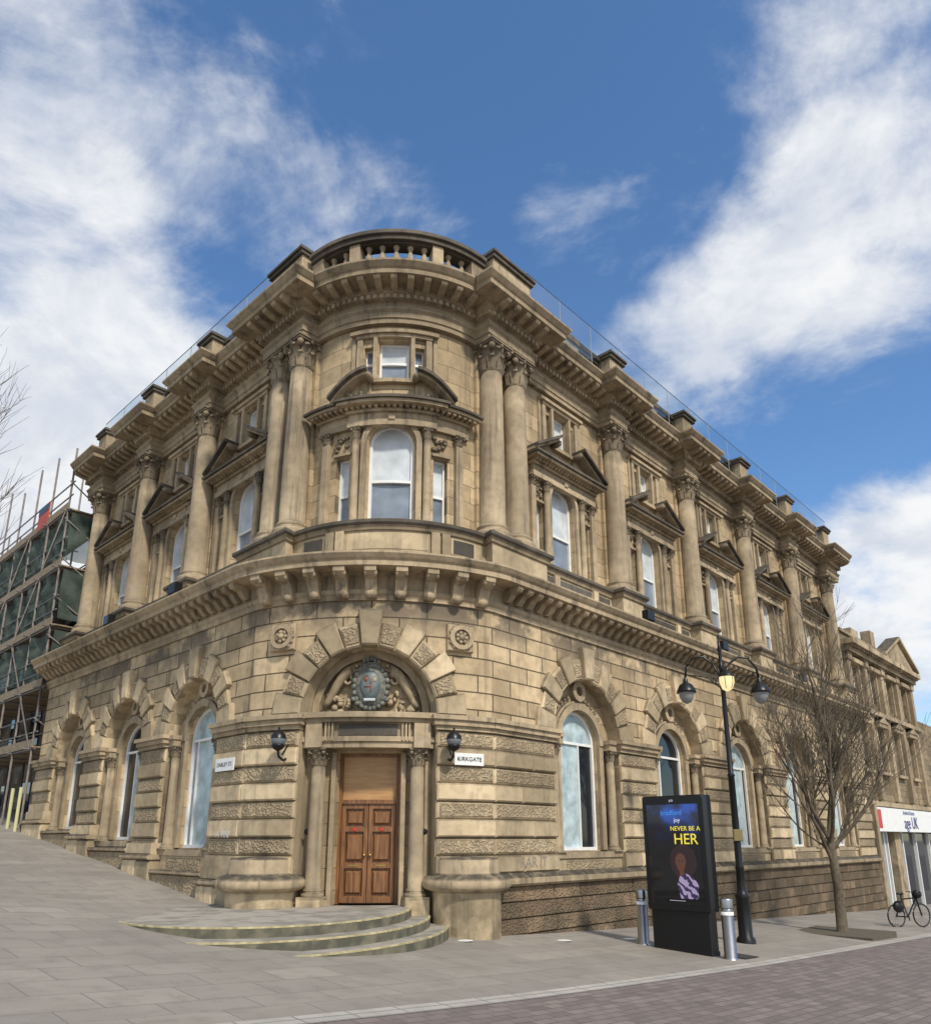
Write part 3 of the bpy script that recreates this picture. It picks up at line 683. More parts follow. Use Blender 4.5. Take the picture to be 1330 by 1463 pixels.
nt.links.new(mixc(nt,ramp(nt,sp.outputs[2],.4,.6),rc_,tc_),b.inputs['Base Color'])
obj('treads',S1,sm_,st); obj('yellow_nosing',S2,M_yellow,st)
# ------------------------------------------------------------------ ground
P0v=(P0[0],P0[1])
def pq(p,q): return (P0v[0]+dR[0]*p+nR[0]*q, P0v[1]+dR[1]*p+nR[1]*q)
gp=[-2500,-800,-300,-120,-80]+[x for x in range(-60,-24,4)]+[x*.8 for x in range(-30,60)]+[x for x in range(50,100,5)]+[120,200,400,1000,2500]
gq=[-2500,-800,-300,-120,-80]+[x for x in range(-60,-24,4)]+[x*.8 for x in range(-30,5)]+[4.0,4.22,4.5]+[4.5+.8*i for i in range(1,30)]+[30,35,45,60,120,300,1000,2500]
gp=sorted(set(gp)); gq=sorted(set(gq))
def sheet(name,mat,qa,qb,dz,pa=-1e9,pb=1e9):
    m=MB(); ids={}
    P=[p for p in gp if pa-1e-6<=p<=pb+1e-6]; Q=[q for q in gq if qa-1e-6<=q<=qb+1e-6]
    for i,p in enumerate(P):
        for j,q in enumerate(Q):
            x,y=pq(p,q)
            if abs(q)<30 and q>3.9: 
                q2=q-.45*max(0,min(1,(2-p)/12)); x,y=pq(p,q2)
            ids[i,j]=m.w(x,y,hgt(x,y)+dz,(p,q,0))
    for i in range(len(P)-1):
        for j in range(len(Q)-1): m.face((ids[i,j],ids[i+1,j],ids[i+1,j+1],ids[i,j+1]),True)
    return obj(name,m,mat)
def paving(name,ca,cb,bw,rh,ms,mort,mixstain=.4,off=.5,rot=0,gum=.35):
    mt,nt,b=newmat(name); b.inputs['Roughness'].default_value=.75
    at=nt.nodes.new('ShaderNodeAttribute'); at.attribute_name='loc'
    mp=nt.nodes.new('ShaderNodeMapping'); mp.inputs['Rotation'].default_value=(0,0,rot); nt.links.new(at.outputs['Vector'],mp.inputs['Vector'])
    br=nt.nodes.new('ShaderNodeTexBrick'); br.inputs['Scale'].default_value=1; br.inputs['Brick Width'].default_value=bw; br.inputs['Row Height'].default_value=rh; br.inputs['Mortar Size'].default_value=ms; br.offset=off
    br.inputs['Color1'].default_value=(*ca,1); br.inputs['Color2'].default_value=(*cb,1); br.inputs['Mortar'].default_value=(*mort,1); br.inputs['Mortar Smooth'].default_value=.2
    nt.links.new(mp.outputs[0],br.inputs['Vector'])
    def noise(sc,det=6,ro=.6):
        n=nt.nodes.new('ShaderNodeTexNoise'); n.inputs['Scale'].default_value=sc; n.inputs['Detail'].default_value=det; n.inputs['Roughness'].default_value=ro; nt.links.new(at.outputs['Vector'],n.inputs['Vector']); return n.outputs['Fac']
    col=mixc(nt,ramp(nt,noise(.35),.42,.60,0,mixstain),br.outputs['Color'],tuple(c*.56 for c in ca))
    col=mixc(nt,ramp(nt,noise(2.6),.45,.68,0,.4),col,tuple(c*.55 for c in cb))
    col=mixc(nt,ramp(nt,noise(60,2),.3,.7,0,.3),col,tuple(min(1,c*1.25) for c in ca))
    vo=nt.nodes.new('ShaderNodeTexVoronoi'); vo.inputs['Scale'].default_value=2.6; nt.links.new(at.outputs['Vector'],vo.inputs['Vector'])
    col=mixc(nt,ramp(nt,vo.outputs['Distance'],.07,.04,0,gum),col,(.09,.085,.08))
    nt.links.new(col,b.inputs['Base Color'])
    bp=nt.nodes.new('ShaderNodeBump'); bp.inputs['Strength'].default_value=.5; bp.inputs['Distance'].default_value=.01
    h=math_(nt,'ADD',math_(nt,'MULTIPLY',br.outputs['Fac'],-1),math_(nt,'MULTIPLY',noise(25,4),.5)); nt.links.new(h,bp.inputs['Height']); nt.links.new(bp.outputs['Normal'],b.inputs['Normal'])
    return mt
M_flag=paving('stone_flag_paving',(.30,.27,.23),(.225,.205,.18),.9,.6,.008,(.12,.11,.095),.42)
M_sett=paving('block_paving',(.22,.18,.16),(.125,.103,.095),.30,.15,.009,(.065,.055,.05),.35)
M_chan=paving('drainage_channel',(.42,.395,.35),(.34,.32,.28),.6,.14,.012,(.10,.095,.09),.2,off=0)
sheet('ground',M_flag,-1e9,1e9,0)
sheet('block_paved_road',M_sett,4.5,1e9,.004,-120,200)
sheet('drainage_channel',M_chan,4.22,4.5,.008,-24,60)
dm=MB()
for x,y in ((.0,14.2),(1.9,15.4),(3.35,16.4)):
    z=hgt(x,y)+.014; dm.face(tuple(dm.w(x+.14*cos(a),y+.14*sin(a),z) for a in [2*pi*i/20 for i in range(20)]))
obj('painted_ground_discs',dm,M_white)
dm=MB()
for (p,q,a,b_) in ((2.6,3.75,.3,.22),(6.2,1.2,.25,.2)):
    pts=[pq(p+sx_*a,q+sy*b_) for sx_,sy in ((-1,-1),(1,-1),(1,1),(-1,1))]; dm.face(tuple(dm.w(x,y,hgt(x,y)+.016) for x,y in pts))
obj('inspection_covers',dm,simple('cast_iron',(.06,.058,.055),.6,.3,noise=.3,sc=40,bump=.6))
# ------------------------------------------------------------------ street furniture
kx,ky=4.12,15.05; kz=hgt(kx,ky)
kf=Fr(C=(kx,ky),t=(.70,-.714),n=(-.714,-.70),off=0)
ko=empty('digital_advertising_totem'); km=MB()
def rr(hw,z0,z1,r):
    p=[]
    for cx,cz,a0 in ((hw-r,z1-r,0),(-hw+r,z1-r,pi/2),(-hw+r,z0+r,pi),(hw-r,z0+r,3*pi/2)):
        for i in range(5): a=a0+pi/2*i/4; p.append((cx+r*cos(a),cz+r*sin(a)))
    return p
polyb(km,kf,rr(.66,kz+.72,kz+2.85,.05),-.16,.16,.015); polyb(km,kf,rr(.66,kz+.72,kz+2.85,.05),0,-.16,-.001)
box(km,kf,-.6,.6,-.13,.13,kz-.3,kz+.74,.01); box(km,kf,-.61,.61,-.15,.15,kz-.3,kz+.05,.01)
obj('casing',km,M_black,ko)
mt,nt,b=newmat('totem_screen'); at=nt.nodes.new('ShaderNodeAttribute'); at.attribute_name='loc'; sx=nt.nodes.new('ShaderNodeSeparateXYZ'); nt.links.new(at.outputs['Vector'],sx.inputs[0])
nz=nt.nodes.new('ShaderNodeTexNoise'); nz.inputs['Scale'].default_value=2.2; nz.inputs['Detail'].default_value=3; nt.links.new(at.outputs['Vector'],nz.inputs['Vector'])
c1=mixc(nt,ramp(nt,nz.outputs['Fac'],.4,.65),(.004,.006,.02),(.015,.07,.38)); c2=mixc(nt,ramp(nt,sx.outputs[1],kz+1.9,kz+2.6),(.003,.003,.004),c1)
b.inputs['Base Color'].default_value=(.01,.01,.012,1); b.inputs['Roughness'].default_value=.06; nt.links.new(c2,b.inputs['Emission Color']); b.inputs['Emission Strength'].default_value=1.0
sm=MB(); q=[sm.p(kf,u,.163,z) for u,z in ((-.56,kz+.84),(.56,kz+.84),(.56,kz+2.68),(-.56,kz+2.68))]; sm.face(tuple(q)); obj('screen',sm,mt,ko)
def emis(name,c,s=1):
    m_,n_,b_=newmat(name); b_.inputs['Base Color'].default_value=(*[x*.3 for x in c],1); b_.inputs['Emission Color'].default_value=(*c,1); b_.inputs['Emission Strength'].default_value=s; return m_
ye=emis('screen_yellow',(.75,.62,.05)); wt=emis('screen_white',(.6,.62,.7),.9); skn=emis('screen_skin',(.085,.036,.022),1)
text('HER',kf,.26,.166,kz+2.02,.28,ye,ko); text('NEVER BE A',kf,.26,.166,kz+2.22,.12,ye,ko); text('bradford',kf,-.02,.166,kz+2.52,.13,emis('screen_blue',(.04,.22,.6)),ko); text('joy',kf,.1,.166,kz+2.38,.11,wt,ko); text('.................',kf,.0,.166,kz+.93,.09,wt,ko); text('JCD',kf,0,.166,kz+2.75,.05,wt,ko)
def flat(mat,pts,d,nm):
    m_=MB(); m_.face(tuple(m_.p(kf,u,d,z) for u,z in pts)); obj(nm,m_,mat,ko)
rr_=random.Random(4)
cir=lambda cu,cz,ru,rz,j=0,n=28:[(cu+ru*(1+rr_.uniform(-j,j))*cos(2*pi*i/n),cz+rz*(1+rr_.uniform(-j,j))*sin(2*pi*i/n)) for i in range(n)]
flat(emis('screen_hair',(.022,.010,.012)),cir(.18,kz+1.62,.28,.32,.06),.165,'portrait_hair')
flat(skn,[(.12+.115*cos(a)*(1-.12*(sin(a)<0)),kz+1.60+.17*sin(a)) for a in [2*pi*i/24 for i in range(24)]],.167,'portrait_face')
flat(skn,[(.07,kz+1.3),(.19,kz+1.3),(.17,kz+1.5),(.09,kz+1.5)],.1665,'portrait_neck')
flat(emis('screen_features',(.02,.008,.006)),cir(.08,kz+1.63,.022,.01),.1685,'portrait_eye'); flat(emis('screen_features2',(.02,.008,.006)),cir(.16,kz+1.63,.022,.01),.1685,'portrait_eye'); flat(emis('screen_lips',(.12,.02,.02)),cir(.12,kz+1.51,.035,.013),.1685,'portrait_lips')
mz,nt,b=newmat('screen_zebra_print'); at=nt.nodes.new('ShaderNodeAttribute'); at.attribute_name='loc'; wv=nt.nodes.new('ShaderNodeTexWave'); wv.inputs['Scale'].default_value=3.4; wv.inputs['Distortion'].default_value=5; wv.inputs['Detail Scale'].default_value=2.5; wv.bands_direction='DIAGONAL'; nt.links.new(at.outputs['Vector'],wv.inputs['Vector'])
cc=mixc(nt,ramp(nt,wv.outputs['Fac'],.48,.6),(.02,.01,.06),(.42,.32,.55)); nt.links.new(cc,b.inputs['Emission Color']); b.inputs['Base Color'].default_value=(.02,.02,.02,1); b.inputs['Emission Strength'].default_value=.8
flat(mz,[(.08,kz+.95),(.44,kz+.95),(.46,kz+1.2),(.38,kz+1.33),(.22,kz+1.40),(.08,kz+1.34),(.02,kz+1.2)],.168,'portrait_dress')
for i,(x,y) in enumerate(((3.5,15.75),(4.72,14.35))):
    z=hgt(x,y); o=empty('steel_bollard' if i==0 else 'steel_bollard.001'); m=MB(); m2=MB()
    lathe(m,x,y,[(.13,z-.1),(.13,z+.02),(.11,z+.025),(.11,z+.82)],20); lathe(m,x,y,[(.095,z+.82),(.095,z+.86)],20); lathe(m,x,y,[(.11,z+.86),(.11,z+1.0),(.105,z+1.02),(.03,z+1.035)],20)
    obj('post',m,M_steel,o); lathe(m2,x,y,[(.112,z+.74),(.112,z+.8)],20); obj('band',m2,M_white,o)
lx,ly=6.0,17.15; lz=hgt(lx,ly); lo=empty('double_arm_street_lamp'); m=MB()
lathe(m,lx,ly,[(.2,lz-.1),(.2,lz+.08),(.15,lz+.14),(.14,lz+.9),(.16,lz+.95),(.12,lz+1.02),(.1,lz+1.1),(.085,lz+1.5),(.1,lz+1.53),(.08,lz+1.6),(.07,lz+3.5),(.09,lz+3.53),(.06,lz+3.58),(.05,lz+6.0),(.07,lz+6.05),(.04,lz+6.1),(.035,lz+6.4),(.06,lz+6.47),(.03,lz+6.55),(.01,lz+6.85)],14)
lg=MB(); L2=MB()
for s in (-1,1):
    zt=lz+6.15
    pts=[(lx+s*(.04),ly,zt-.35),(lx+s*.2,ly,zt-.02),(lx+s*.42,ly,zt+.14),(lx+s*.65,ly,zt+.1),(lx+s*.82,ly,zt-.12),(lx+s*.86,ly,zt-.38)]
    tube(m,pts,.028,7)
    tube(m,[(lx+s*(.12+.1*cos(a)*(1-a/12)),ly,zt-.45+.1*sin(a)*(1-a/12)) for a in [k*.6 for k in range(14)]],.012,5); tube(m,[(lx+s*.04,ly,zt-.62),(lx+s*.35,ly,zt-.35),(lx+s*.78,ly,zt-.3)],.014,5)
    x=lx+s*.86; z=zt-.38
    lathe(m,x,ly,[(.03,z+.02),(.05,z-.03),(.06,z-.1),(.15,z-.16),(.22,z-.3),(.23,z-.34),(.2,z-.345)],14); lathe(lg,x,ly,[(.18,z-.345),(.16,z-.45),(.1,z-.56),(.02,z-.6)],14)
tube(m,[(lx,ly,lz+5.9),(lx-.02,ly-.2,lz+5.95),(lx-.02,ly-.34,lz+5.85)],.025)
lathe(m,lx-.02,ly-.34,[(.03,lz+5.9),(.1,lz+5.84),(.18,lz+5.76),(.18,lz+5.73)],14); lathe(L2,lx-.02,ly-.34,[(.165,lz+5.73),(.17,lz+5.6),(.12,lz+5.46),(.02,lz+5.4)],14)
for k in range(6):
    a=2*pi*k/6; tube(m,[(lx-.02+.175*cos(a),ly-.34+.175*sin(a),lz+5.74),(lx-.02+.175*cos(a),ly-.34+.175*sin(a),lz+5.6),(lx-.02+.12*cos(a),ly-.34+.12*sin(a),lz+5.45)],.007,4)
obj('post_and_arms',m,M_black,lo); obj('lantern_glass',lg,simple('lantern_glass',(.25,.26,.26),.1),lo); obj('lit_lantern',L2,emis('lit_lantern_glass',(1,.78,.4),1.0),lo)
m=MB(); box(m,Fr(C=(lx,ly),t=(1,0),n=(0,-1)),-.1,.1,.08,.12,lz+2.1,lz+2.35,.01); obj('notice_plate',m,simple('plate',(.2,.16,.06),.5),lo)
# trees
def tree(name,x,y,z,H,spread,seed,trunk_r,first=.3,mat=None,levels=5,up=.4,tr=.005,lean=0,side=.55):
    rnd=random.Random(seed); m=MB()
    def grow(p,dv,L,r,lev):
        n=4 if lev<3 else 3; pts=[p]; rs=[r]; d=dv.copy(); c=p
        for i in range(n):
            d=(d+Vector((rnd.uniform(-.15,.15)+lean*.15,rnd.uniform(-.15,.15),rnd.uniform(-.02,.14)))).normalized(); c=c+d*(L/n); pts.append(c); rs.append(r*(1-.4*(i+1)/n))
        tube(m,pts,rs,9 if lev==0 else (6 if lev<2 else 3))
        if lev>=levels: return
        kids=5 if lev==0 else 4
        for k in range(kids):
            f=1 if k==0 else rnd.uniform(.2,.97); i=min(n-1,int(f*n)); q=pts[i].lerp(pts[i+1],f*n-i) if f<1 else pts[-1]
            az=rnd.uniform(0,2*pi); sp=spread*(.25 if k==0 else rnd.uniform(.5,1.1))
            nd=(d+Vector((cos(az)*sp,sin(az)*sp,up*rnd.random()))).normalized()
            grow(q,nd,L*rnd.uniform(.55,.85),max(tr,rs[i+1]*.62 if k else rs[-1]),lev+1)
    tp=[Vector((x,y,z-.3)),Vector((x+.03,y,z+H*first*.5)),Vector((x-.02,y,z+H*first))]
    tube(m,tp,[trunk_r*1.25,trunk_r,trunk_r*.85],10)
    grow(tp[-1],Vector((lean,0,1)).normalized(),H*.26,trunk_r*.8,0)
    for k in range(6):
        a=k*1.35+seed; grow(tp[-1]+Vector((0,0,-.1*k)),Vector((cos(a)*side+lean,sin(a)*side,.9)).normalized(),H*.19,trunk_r*.5,1)
    return obj(name,m,mat or M_bark)
M_bark=simple('bark',(.095,.075,.05),.9,noise=.35,sc=12,bump=.5)
tx,ty=9.75,20.7; tz=hgt(tx,ty)
tree('bare_street_tree',tx,ty,tz,9.6,.85,3,.12,.24,tr=.0055,lean=.2,side=.75,up=.42)
pit=MB(); wbox(pit,tx,ty,tz-.2,tz+.06,1.0,1.0,atan2(dR[1],dR[0])); obj('tree_pit_surround',pit,simple('pit_gravel',(.10,.085,.06),.95,noise=.4,sc=30,bump=1))
tree('bare_roadside_tree',-14.8,17.2,hgt(-14.8,17.2),12.8,.85,11,.2,.33,levels=5,up=.5,tr=.006)
# bicycle
bo=empty('parked_bicycle'); bm=MB(); bx,by=13.6,24.4; bz=hgt(bx,by)
bf=Fr(C=(bx,by),t=(.95,.31),n=(.31,-.95))
for u in (-.5,.5): tube(bm,[bf.P(u+.33*cos(a),0,bz+.34+.33*sin(a)) for a in [2*pi*i/24 for i in range(25)]],.022,6)
for u in (-.5,.5):
    for k in range(8): a=pi*k/8; tube(bm,[bf.P(u+.32*cos(a),0,bz+.34+.32*sin(a)),bf.P(u-.32*cos(a),0,bz+.34-.32*sin(a))],.003,3)
J=dict(r=(-.5,.34),b=(-.05,.30),s=(-.2,.82),h=(.36,.85),f=(.5,.34),hb=(.34,1.0),st=(-.22,.95))
for a,b_ in (('r','b'),('b','s'),('s','h'),('b','h'),('r','s'),('h','f'),('h','hb'),('s','st')): tube(bm,[bf.P(J[a][0],0,bz+J[a][1]),bf.P(J[b_][0],0,bz+J[b_][1])],.022,6)
tube(bm,[bf.P(.3,-.28,bz+1.02),bf.P(.36,0,bz+1.0),bf.P(.3,.28,bz+1.02)],.015,6); fell(bm,bf,-.24,0,bz+.98,.14,.07,.04); lathe(bm,*bf.P(-.05,0.04,0)[:2],[(.02,bz+.2),(.02,bz+.4)],6)
fell(bm,bf,-.5,.12,bz+.62,.2,.1,.18); fell(bm,bf,.42,0,bz+.95,.16,.13,.13)
obj('frame_and_wheels',bm,M_black,bo)
# ------------------------------------------------------------------ neighbour right
nb=empty('classical_shop_building'); a=MB();t_=MB();g_=MB();w_=MB()
walls(a,RL,28.5,40,3.4,11.3,-.4,[(30+2.7*i,.5,5.0,7.0,False) for i in range(4)]+[(30+2.7*i,.5,8.2,9.8,False) for i in range(4)],.25)
for i in range(4):
    u=30+2.7*i
    for zb,zs in ((5,7),(8.2,9.8)):
        box(g_,RL,u-.5,u+.5,-.65,-.6,zb,zs); box(w_,RL,u-.5,u+.5,-.6,-.55,(zb+zs)/2-.04,(zb+zs)/2+.04); box(w_,RL,u-.03,u+.03,-.6,-.55,zb,zs)
        for s in (-1,1): box(w_,RL,u+s*.46-.04,u+s*.46+.04,-.6,-.54,zb,zs)
        box(t_,RL,u-.75,u+.75,-.4,-.1,zs+.1,zs+.3); 
        for s in (-1,1): box(t_,RL,u+s*.62-.08,u+s*.62+.08,-.4,-.28,zb-.1,zs+.1)
    box(t_,RL,u-.7,u+.7,-.4,-.2,4.8,4.95)
    loft(t_,RL,[(u-.8,[(-.4,7.3),(-.05,7.3),(-.05,7.33),(-.4,7.33)]),(u,[(-.4,7.3),(-.05,7.3),(-.05,7.62),(-.4,7.62)]),(u+.8,[(-.4,7.3),(-.05,7.3),(-.05,7.33),(-.4,7.33)])])
for u in (28.9,31.35,34.05,36.75,39.6):
    box(t_,RL,u-.22,u+.22,-.4,-.2,3.6,10.3); box(t_,RL,u-.3,u+.3,-.4,-.12,9.95,10.3); box(t_,RL,u-.3,u+.3,-.4,-.12,7.55,7.85)
box(t_,RL,28.5,40,-.4,.0,10.3,10.6); box(t_,RL,28.4,40.1,-.4,.25,10.6,10.85); box(t_,RL,28.5,40,-.5,-.3,11.3,11.45); box(t_,RL,28.5,40,-.4,-.05,7.6,7.8); box(t_,RL,28.5,40,-.4,.1,3.25,3.45)
for i in range(36): box(t_,RL,28.6+.32*i,28.74+.32*i,-.1,.15,10.5,10.6)
loft(t_,RL,[(33.8,[(-.4,10.85),(.1,10.85),(.1,10.9),(-.4,10.9)]),(36.7,[(-.4,10.85),(.1,10.85),(.1,12.3),(-.4,12.3)]),(39.6,[(-.4,10.85),(.1,10.85),(.1,10.9),(-.4,10.9)])])
loft(t_,RL,[(33.5,[(-.4,10.9),(.28,10.9),(.28,11.05),(-.4,11.05)]),(36.7,[(-.4,12.3),(.28,12.3),(.28,12.48),(-.4,12.48)]),(39.9,[(-.4,10.9),(.28,10.9),(.28,11.05),(-.4,11.05)])])
for u in (33.8,39.6): box(t_,RL,u-.3,u+.3,-.8,-.3,10.85,12.3,.02)
box(t_,RL,36.4,37.6,-3,-2,11,13.4,.03)
box(a,RL,28.5,40,-12,-.65,-2.5,11.3); box(a,RL,40.3,60,-12,-.6,-3.5,8.5)
fa=MB(); box(fa,RL,28.6,45,-.4,.12,2.15,3.2,.01)
box(g_,RL,28.6,45,-.64,-.5,-2.5,2.1)
for u in (28.8,31.0,31.5,34,36.4,39,41.5,44): box(w_,RL,u-.06,u+.06,-.5,-.35,-2.5,2.15)
box(w_,RL,28.6,45,-.5,-.38,-1.6,-1.5) ; box(t_,RL,28.45,28.75,-.5,.15,-2.6,3.3,.02); box(t_,RL,32.2,33.1,-.5,-.2,-2.6,2.15,.02)
M_nb=stone('neighbour_stone',(.38,.30,.20),(.26,.21,.14),course=(.8,.3,.006),grime=.6)
for nm,m,mt in (('walls',a,M_nb),('trim',t_,M_trim),('glass',g_,M_dglass),('frames',w_,M_white),('shop_fascia',fa,M_white)): obj(nm,m,mt,nb)
text('age UK',RL,34.0,.135,2.55,.8,simple('navy_lettering',(.02,.03,.2),.5),nb)
text('Bradford & District',RL,33.8,.135,3.03,.25,simple('blue_lettering',(.03,.08,.3),.5),nb)
m=MB(); box(m,RL,28.75,29.3,.12,.14,2.3,3.1); obj('fascia_logo',m,simple('red_logo',(.5,.05,.04),.5),nb)
# ------------------------------------------------------------------ scaffolded neighbour left
sc=empty('scaffolded_building'); a=MB();w_=MB()
box(a,LL,16.4,34,-14,-1.9,0,12.0); box(a,LL,16.4,34,-2.1,-1.7,11.8,12.2)
for i in range(6):
    for zb in (2.2,5.4,8.4): box(w_,LL,18+2.7*i-.5,18+2.7*i+.5,-1.9,-1.86,zb,zb+1.8)
m2=MB(); box(m2,LL,16.5,19,-1.9,-1.6,1,4.4); 
obj('walls',a,stone('peeling_wall',(.34,.31,.26),(.16,.14,.11),grime=.8,course=(.5,.25,.006)),sc); obj('windows',w_,M_dglass,sc); obj('rendered_wall',m2,stone('white_render',(.6,.6,.55),(.4,.39,.34),grime=.8),sc)
sf=empty('scaffolding'); p_=MB();b_=MB();n_=MB()
for u in [16.4+1.9*i for i in range(9)]:
    for d in (-1.3,.2):
        top=15.6+random.uniform(-.8,.9); tube(p_,[LL.P(u,d,.5),LL.P(u,d,top)],.035,6)
    for z in (4.6,6.6,8.7,10.8,12.9): tube(p_,[LL.P(u,-1.5,z),LL.P(u,.45,z)],.03,5)
for z in (4.6,6.6,8.7,10.8,12.9):
    for d in (-1.3,.2):
        for dz in (0,.55,1.05): tube(p_,[LL.P(16.1,d,z+dz),LL.P(32.5,d,z+dz)],.028,5)
    box(b_,LL,16.3,32.4,-1.35,.25,z+.05,z+.1); box(b_,LL,16.3,32.4,.22,.25,z+.1,z+.32)
for i in range(4):
    u=16.5+3.8*i; tube(p_,[LL.P(u,.25,4.6),LL.P(u+3.8,.25,8.7)],.028,5); tube(p_,[LL.P(u+3.8,.25,8.7),LL.P(u,.25,12.9)],.028,5)
for i in range(7): u=16.3; tube(p_,[LL.P(u,-1.3+.02*i,4.6+1.4*i),LL.P(u,.3,5.6+1.4*i)],.026,5)
for z0,z1 in ((9.0,10.75),(11.1,12.85),(7.0,8.6)):
    nu=70; nz=10; ids=[[n_.p(LL,16.35+16*i/nu,.10+.11*sin(i*.9+z0)+.06*sin(i*2.3+j)+.04*sin(j*1.7+i*.5),z0+(z1-z0)*j/nz+.04*sin(i*.6)) for j in range(nz+1)] for i in range(nu+1)]
    for i in range(nu):
        for j in range(nz): n_.face((ids[i][j],ids[i+1][j],ids[i+1][j+1],ids[i][j+1]),True)
    ids=[[n_.p(LL,16.3+.06*sin(i*1.3+j),-1.4+1.5*i/8,z0+(z1-z0)*j/6) for j in range(7)] for i in range(9)]
    for i in range(8):
        for j in range(6): n_.face((ids[i][j],ids[i+1][j],ids[i+1][j+1],ids[i][j+1]),True)
obj('poles',p_,simple('galvanised_tube',(.20,.17,.15),.6,.3,noise=.3,sc=5),sf); obj('boards',b_,simple('scaffold_board',(.25,.19,.12),.8,noise=.3),sf)
nm_,nt,b=newmat('green_netting'); b.inputs['Roughness'].default_value=.85
g=nt.nodes.new('ShaderNodeNewGeometry'); nn_=nt.nodes.new('ShaderNodeTexNoise'); nn_.inputs['Scale'].default_value=1.6; nn_.inputs['Detail'].default_value=6; nt.links.new(g.outputs['Position'],nn_.inputs['Vector'])
nt.links.new(mixc(nt,ramp(nt,nn_.outputs['Fac'],.35,.65),(.03,.055,.042),(.10,.13,.11)),b.inputs['Base Color']); 
tr=nt.nodes.new('ShaderNodeBsdfTransparent'); mx=nt.nodes.new('ShaderNodeMixShader'); mx.inputs[0].default_value=.72
nt.links.new(tr.outputs[0],mx.inputs[1]); nt.links.new(b.outputs[0],mx.inputs[2]); nt.links.new(mx.outputs[0],nt.nodes['Material Output'].inputs[0])
obj('debris_netting',n_,nm_,sf)
m=MB(); box(m,LL,18.4,19.5,.22,.26,13.0,13.9); obj('safety_notice',m,simple('red_board',(.45,.06,.03),.6,noise=.2,sc=3),sf); m=MB(); box(m,LL,18.4,19.5,.262,.27,13.6,13.9); obj('safety_notice_header',m,M_black,sf)
m=MB(); tube(m,[LL.P(16.5,.3,1.2),LL.P(16.5,.3,3.4)],.05,8); tube(m,[LL.P(17.3,.3,1.2),LL.P(17.3,.3,3.4)],.05,8); obj('pole_guards',m,simple('pale_yellow_guard',(.45,.43,.22),.6),sf)
pg=MB(); x,y,_=RU.P(8.3,.25,0); z=15.84
ell(pg,(x,y,z+.14),(.14,.07,.08),10,6,.6); ell(pg,(x+.1,y+.07,z+.25),(.045,.04,.045),8,5); tube(pg,[(x+.08,y+.05,z+.16),(x+.1,y+.07,z+.24)],[.05,.035],6); tube(pg,[(x-.08,y-.05,z+.13),(x-.24,y-.15,z+.08)],[.05,.02],5); tube(pg,[(x,y+.02,z),(x,y+.02,z+.1)],.01,4); tube(pg,[(x,y-.02,z),(x,y-.02,z+.1)],.01,4); tube(pg,[(x+.13,y+.09,z+.25),(x+.17,y+.12,z+.24)],[.012,.003],4)
obj('perched_pigeon',pg,simple('pigeon_grey',(.06,.065,.075),.7))
# ------------------------------------------------------------------ world
wd=bpy.data.worlds.new('World'); scene.world=wd; wd.use_nodes=True; nt=wd.node_tree
bg=nt.nodes['Background']; sky=nt.nodes.new('ShaderNodeTexSky'); sky.sky_type='NISHITA'; sky.sun_disc=False
SE,SA=radians(46),radians(152)
sky.sun_elevation=SE; sky.sun_rotation=SA; sky.air_density=1.0; sky.dust_density=.5; sky.ozone_density=3.0
tc=nt.nodes.new('ShaderNodeTexCoord'); nm=nt.nodes.new('ShaderNodeVectorMath'); nm.operation='NORMALIZE'; nt.links.new(tc.outputs['Generated'],nm.inputs[0]); Dv=nm.outputs[0]
sx=nt.nodes.new('ShaderNodeSeparateXYZ'); nt.links.new(Dv,sx.inputs[0])
zp=math_(nt,'ADD',math_(nt,'MAXIMUM',sx.outputs[2],0),.35)
cb=nt.nodes.new('ShaderNodeCombineXYZ'); nt.links.new(math_(nt,'DIVIDE',sx.outputs[0],zp),cb.inputs[0]); nt.links.new(math_(nt,'DIVIDE',sx.outputs[1],zp),cb.inputs[1])
def wn(sc,det,ro,dist=0,vec=None,loc=(0,0,0),scl=(1,1,1),rot=0):
    mp=nt.nodes.new('ShaderNodeMapping'); mp.inputs['Location'].default_value=loc; mp.inputs['Scale'].default_value=scl; mp.inputs['Rotation'].default_value=(0,0,rot); nt.links.new(vec or cb.outputs[0],mp.inputs['Vector'])
    n=nt.nodes.new('ShaderNodeTexNoise'); n.inputs['Scale'].default_value=sc; n.inputs['Detail'].default_value=det; n.inputs['Roughness'].default_value=ro; n.inputs['Distortion'].default_value=dist
    nt.links.new(mp.outputs[0],n.inputs['Vector']); return n.outputs['Fac']
blobs=[(-39,48,8,.30),(-37,40,7,.36),(-31,31,8,.44),(-22,30,5,.3),(-34,25,11,.50),(-24,51,7,.12),(15,34,4,.26),(20,36,4,.33),(26,38,4.5,.36),(32,41,5,.38),(33,35,5,.34),(38,40,6,.36),(32,15,7,.48),(37,53,6,.26),(31,50,4,.14),(15,46,5,.13),(11,44,4,.12),(-11,44,6,.14),(150,40,60,.35),(-130,40,60,.3)]
tot=None
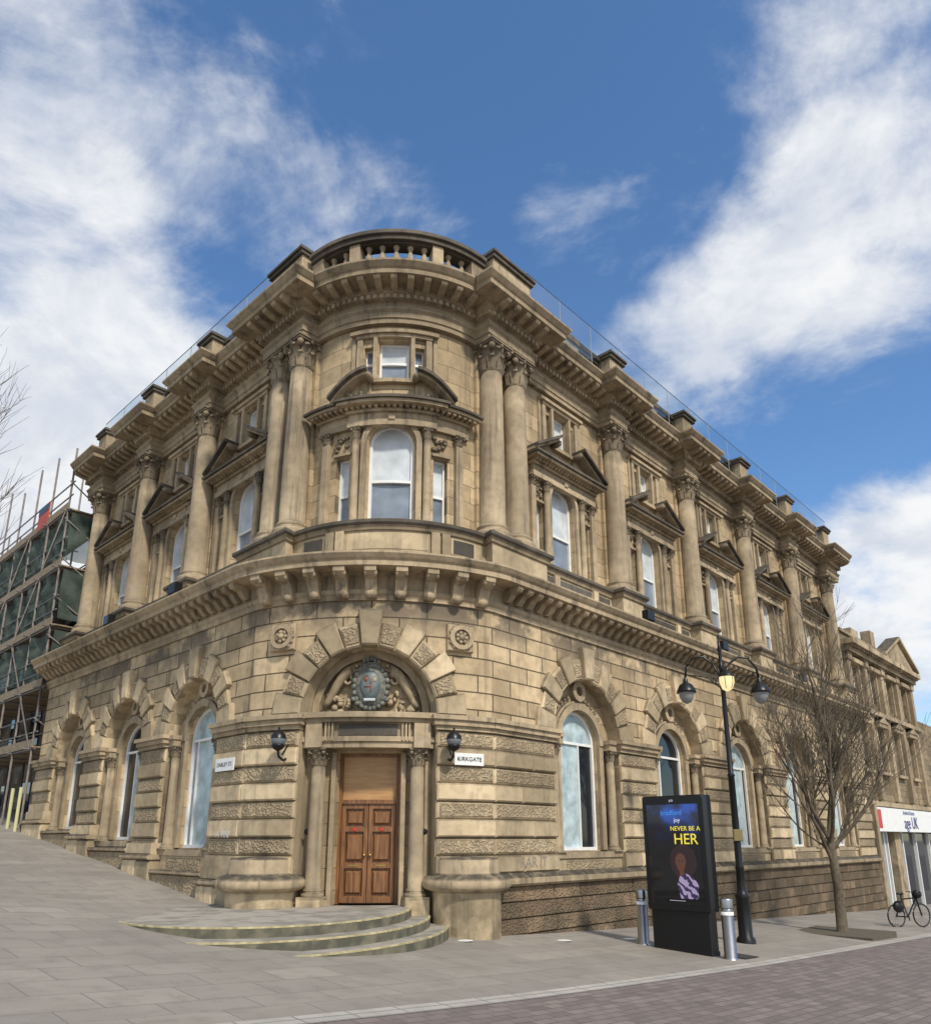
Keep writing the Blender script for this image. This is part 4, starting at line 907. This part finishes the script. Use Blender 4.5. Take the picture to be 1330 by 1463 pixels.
for az,el,rad,wt_ in blobs:
    az,el=radians(az),radians(el); v=(sin(az)*cos(el),cos(az)*cos(el),sin(el))
    dt=nt.nodes.new('ShaderNodeVectorMath'); dt.operation='DOT_PRODUCT'; nt.links.new(Dv,dt.inputs[0]); dt.inputs[1].default_value=v
    r_=ramp(nt,dt.outputs['Value'],cos(radians(rad*1.5)),cos(radians(rad*.2)),0,wt_)
    tot=r_ if tot is None else math_(nt,'MAXIMUM',tot,r_)
n1=wn(4.2,12,.62,.35); n2=wn(2.2,10,.64,.5,loc=(3,1,0),scl=(1,1.7,1),rot=.6)
den=math_(nt,'ADD',math_(nt,'ADD',math_(nt,'MULTIPLY',n1,1.05),math_(nt,'MULTIPLY',n2,.85)),tot)
cov=ramp(nt,den,.98,1.45)
hs=nt.nodes.new('ShaderNodeHueSaturation'); hs.inputs['Saturation'].default_value=1.14; hs.inputs['Value'].default_value=1.5; nt.links.new(sky.outputs[0],hs.inputs['Color'])
cs=wn(5,8,.6,.3,loc=(1,4,0)); ccol=mixc(nt,ramp(nt,cs,.35,.62),(5.4,5.8,6.5),(7.4,7.5,7.6))
fin=mixc(nt,cov,hs.outputs[0],ccol); nt.links.new(fin,bg.inputs['Color']); bg.inputs['Strength'].default_value=.125
sl=bpy.data.lights.new('sun','SUN'); sl.energy=3.6; sl.angle=radians(5); sl.color=(1,.93,.82)
so=bpy.data.objects.new('sun',sl); scene.collection.objects.link(so)
sd=Vector((sin(SA)*cos(SE),cos(SA)*cos(SE),sin(SE))); so.rotation_euler=sd.to_track_quat('Z','Y').to_euler(); so.location=sd*60
cam=bpy.data.cameras.new('camera'); co=bpy.data.objects.new('camera',cam); scene.collection.objects.link(co); scene.camera=co
co.location=(0,0,1.8); co.rotation_euler=(radians(90+15.33),0,0); cam.sensor_fit='HORIZONTAL'; cam.sensor_width=36; cam.lens=36*1069/1330; cam.shift_y=.132; cam.clip_end=8000; cam.clip_start=.05
scene.view_settings.view_transform='Standard'; scene.view_settings.look='None'; scene.view_settings.exposure=0
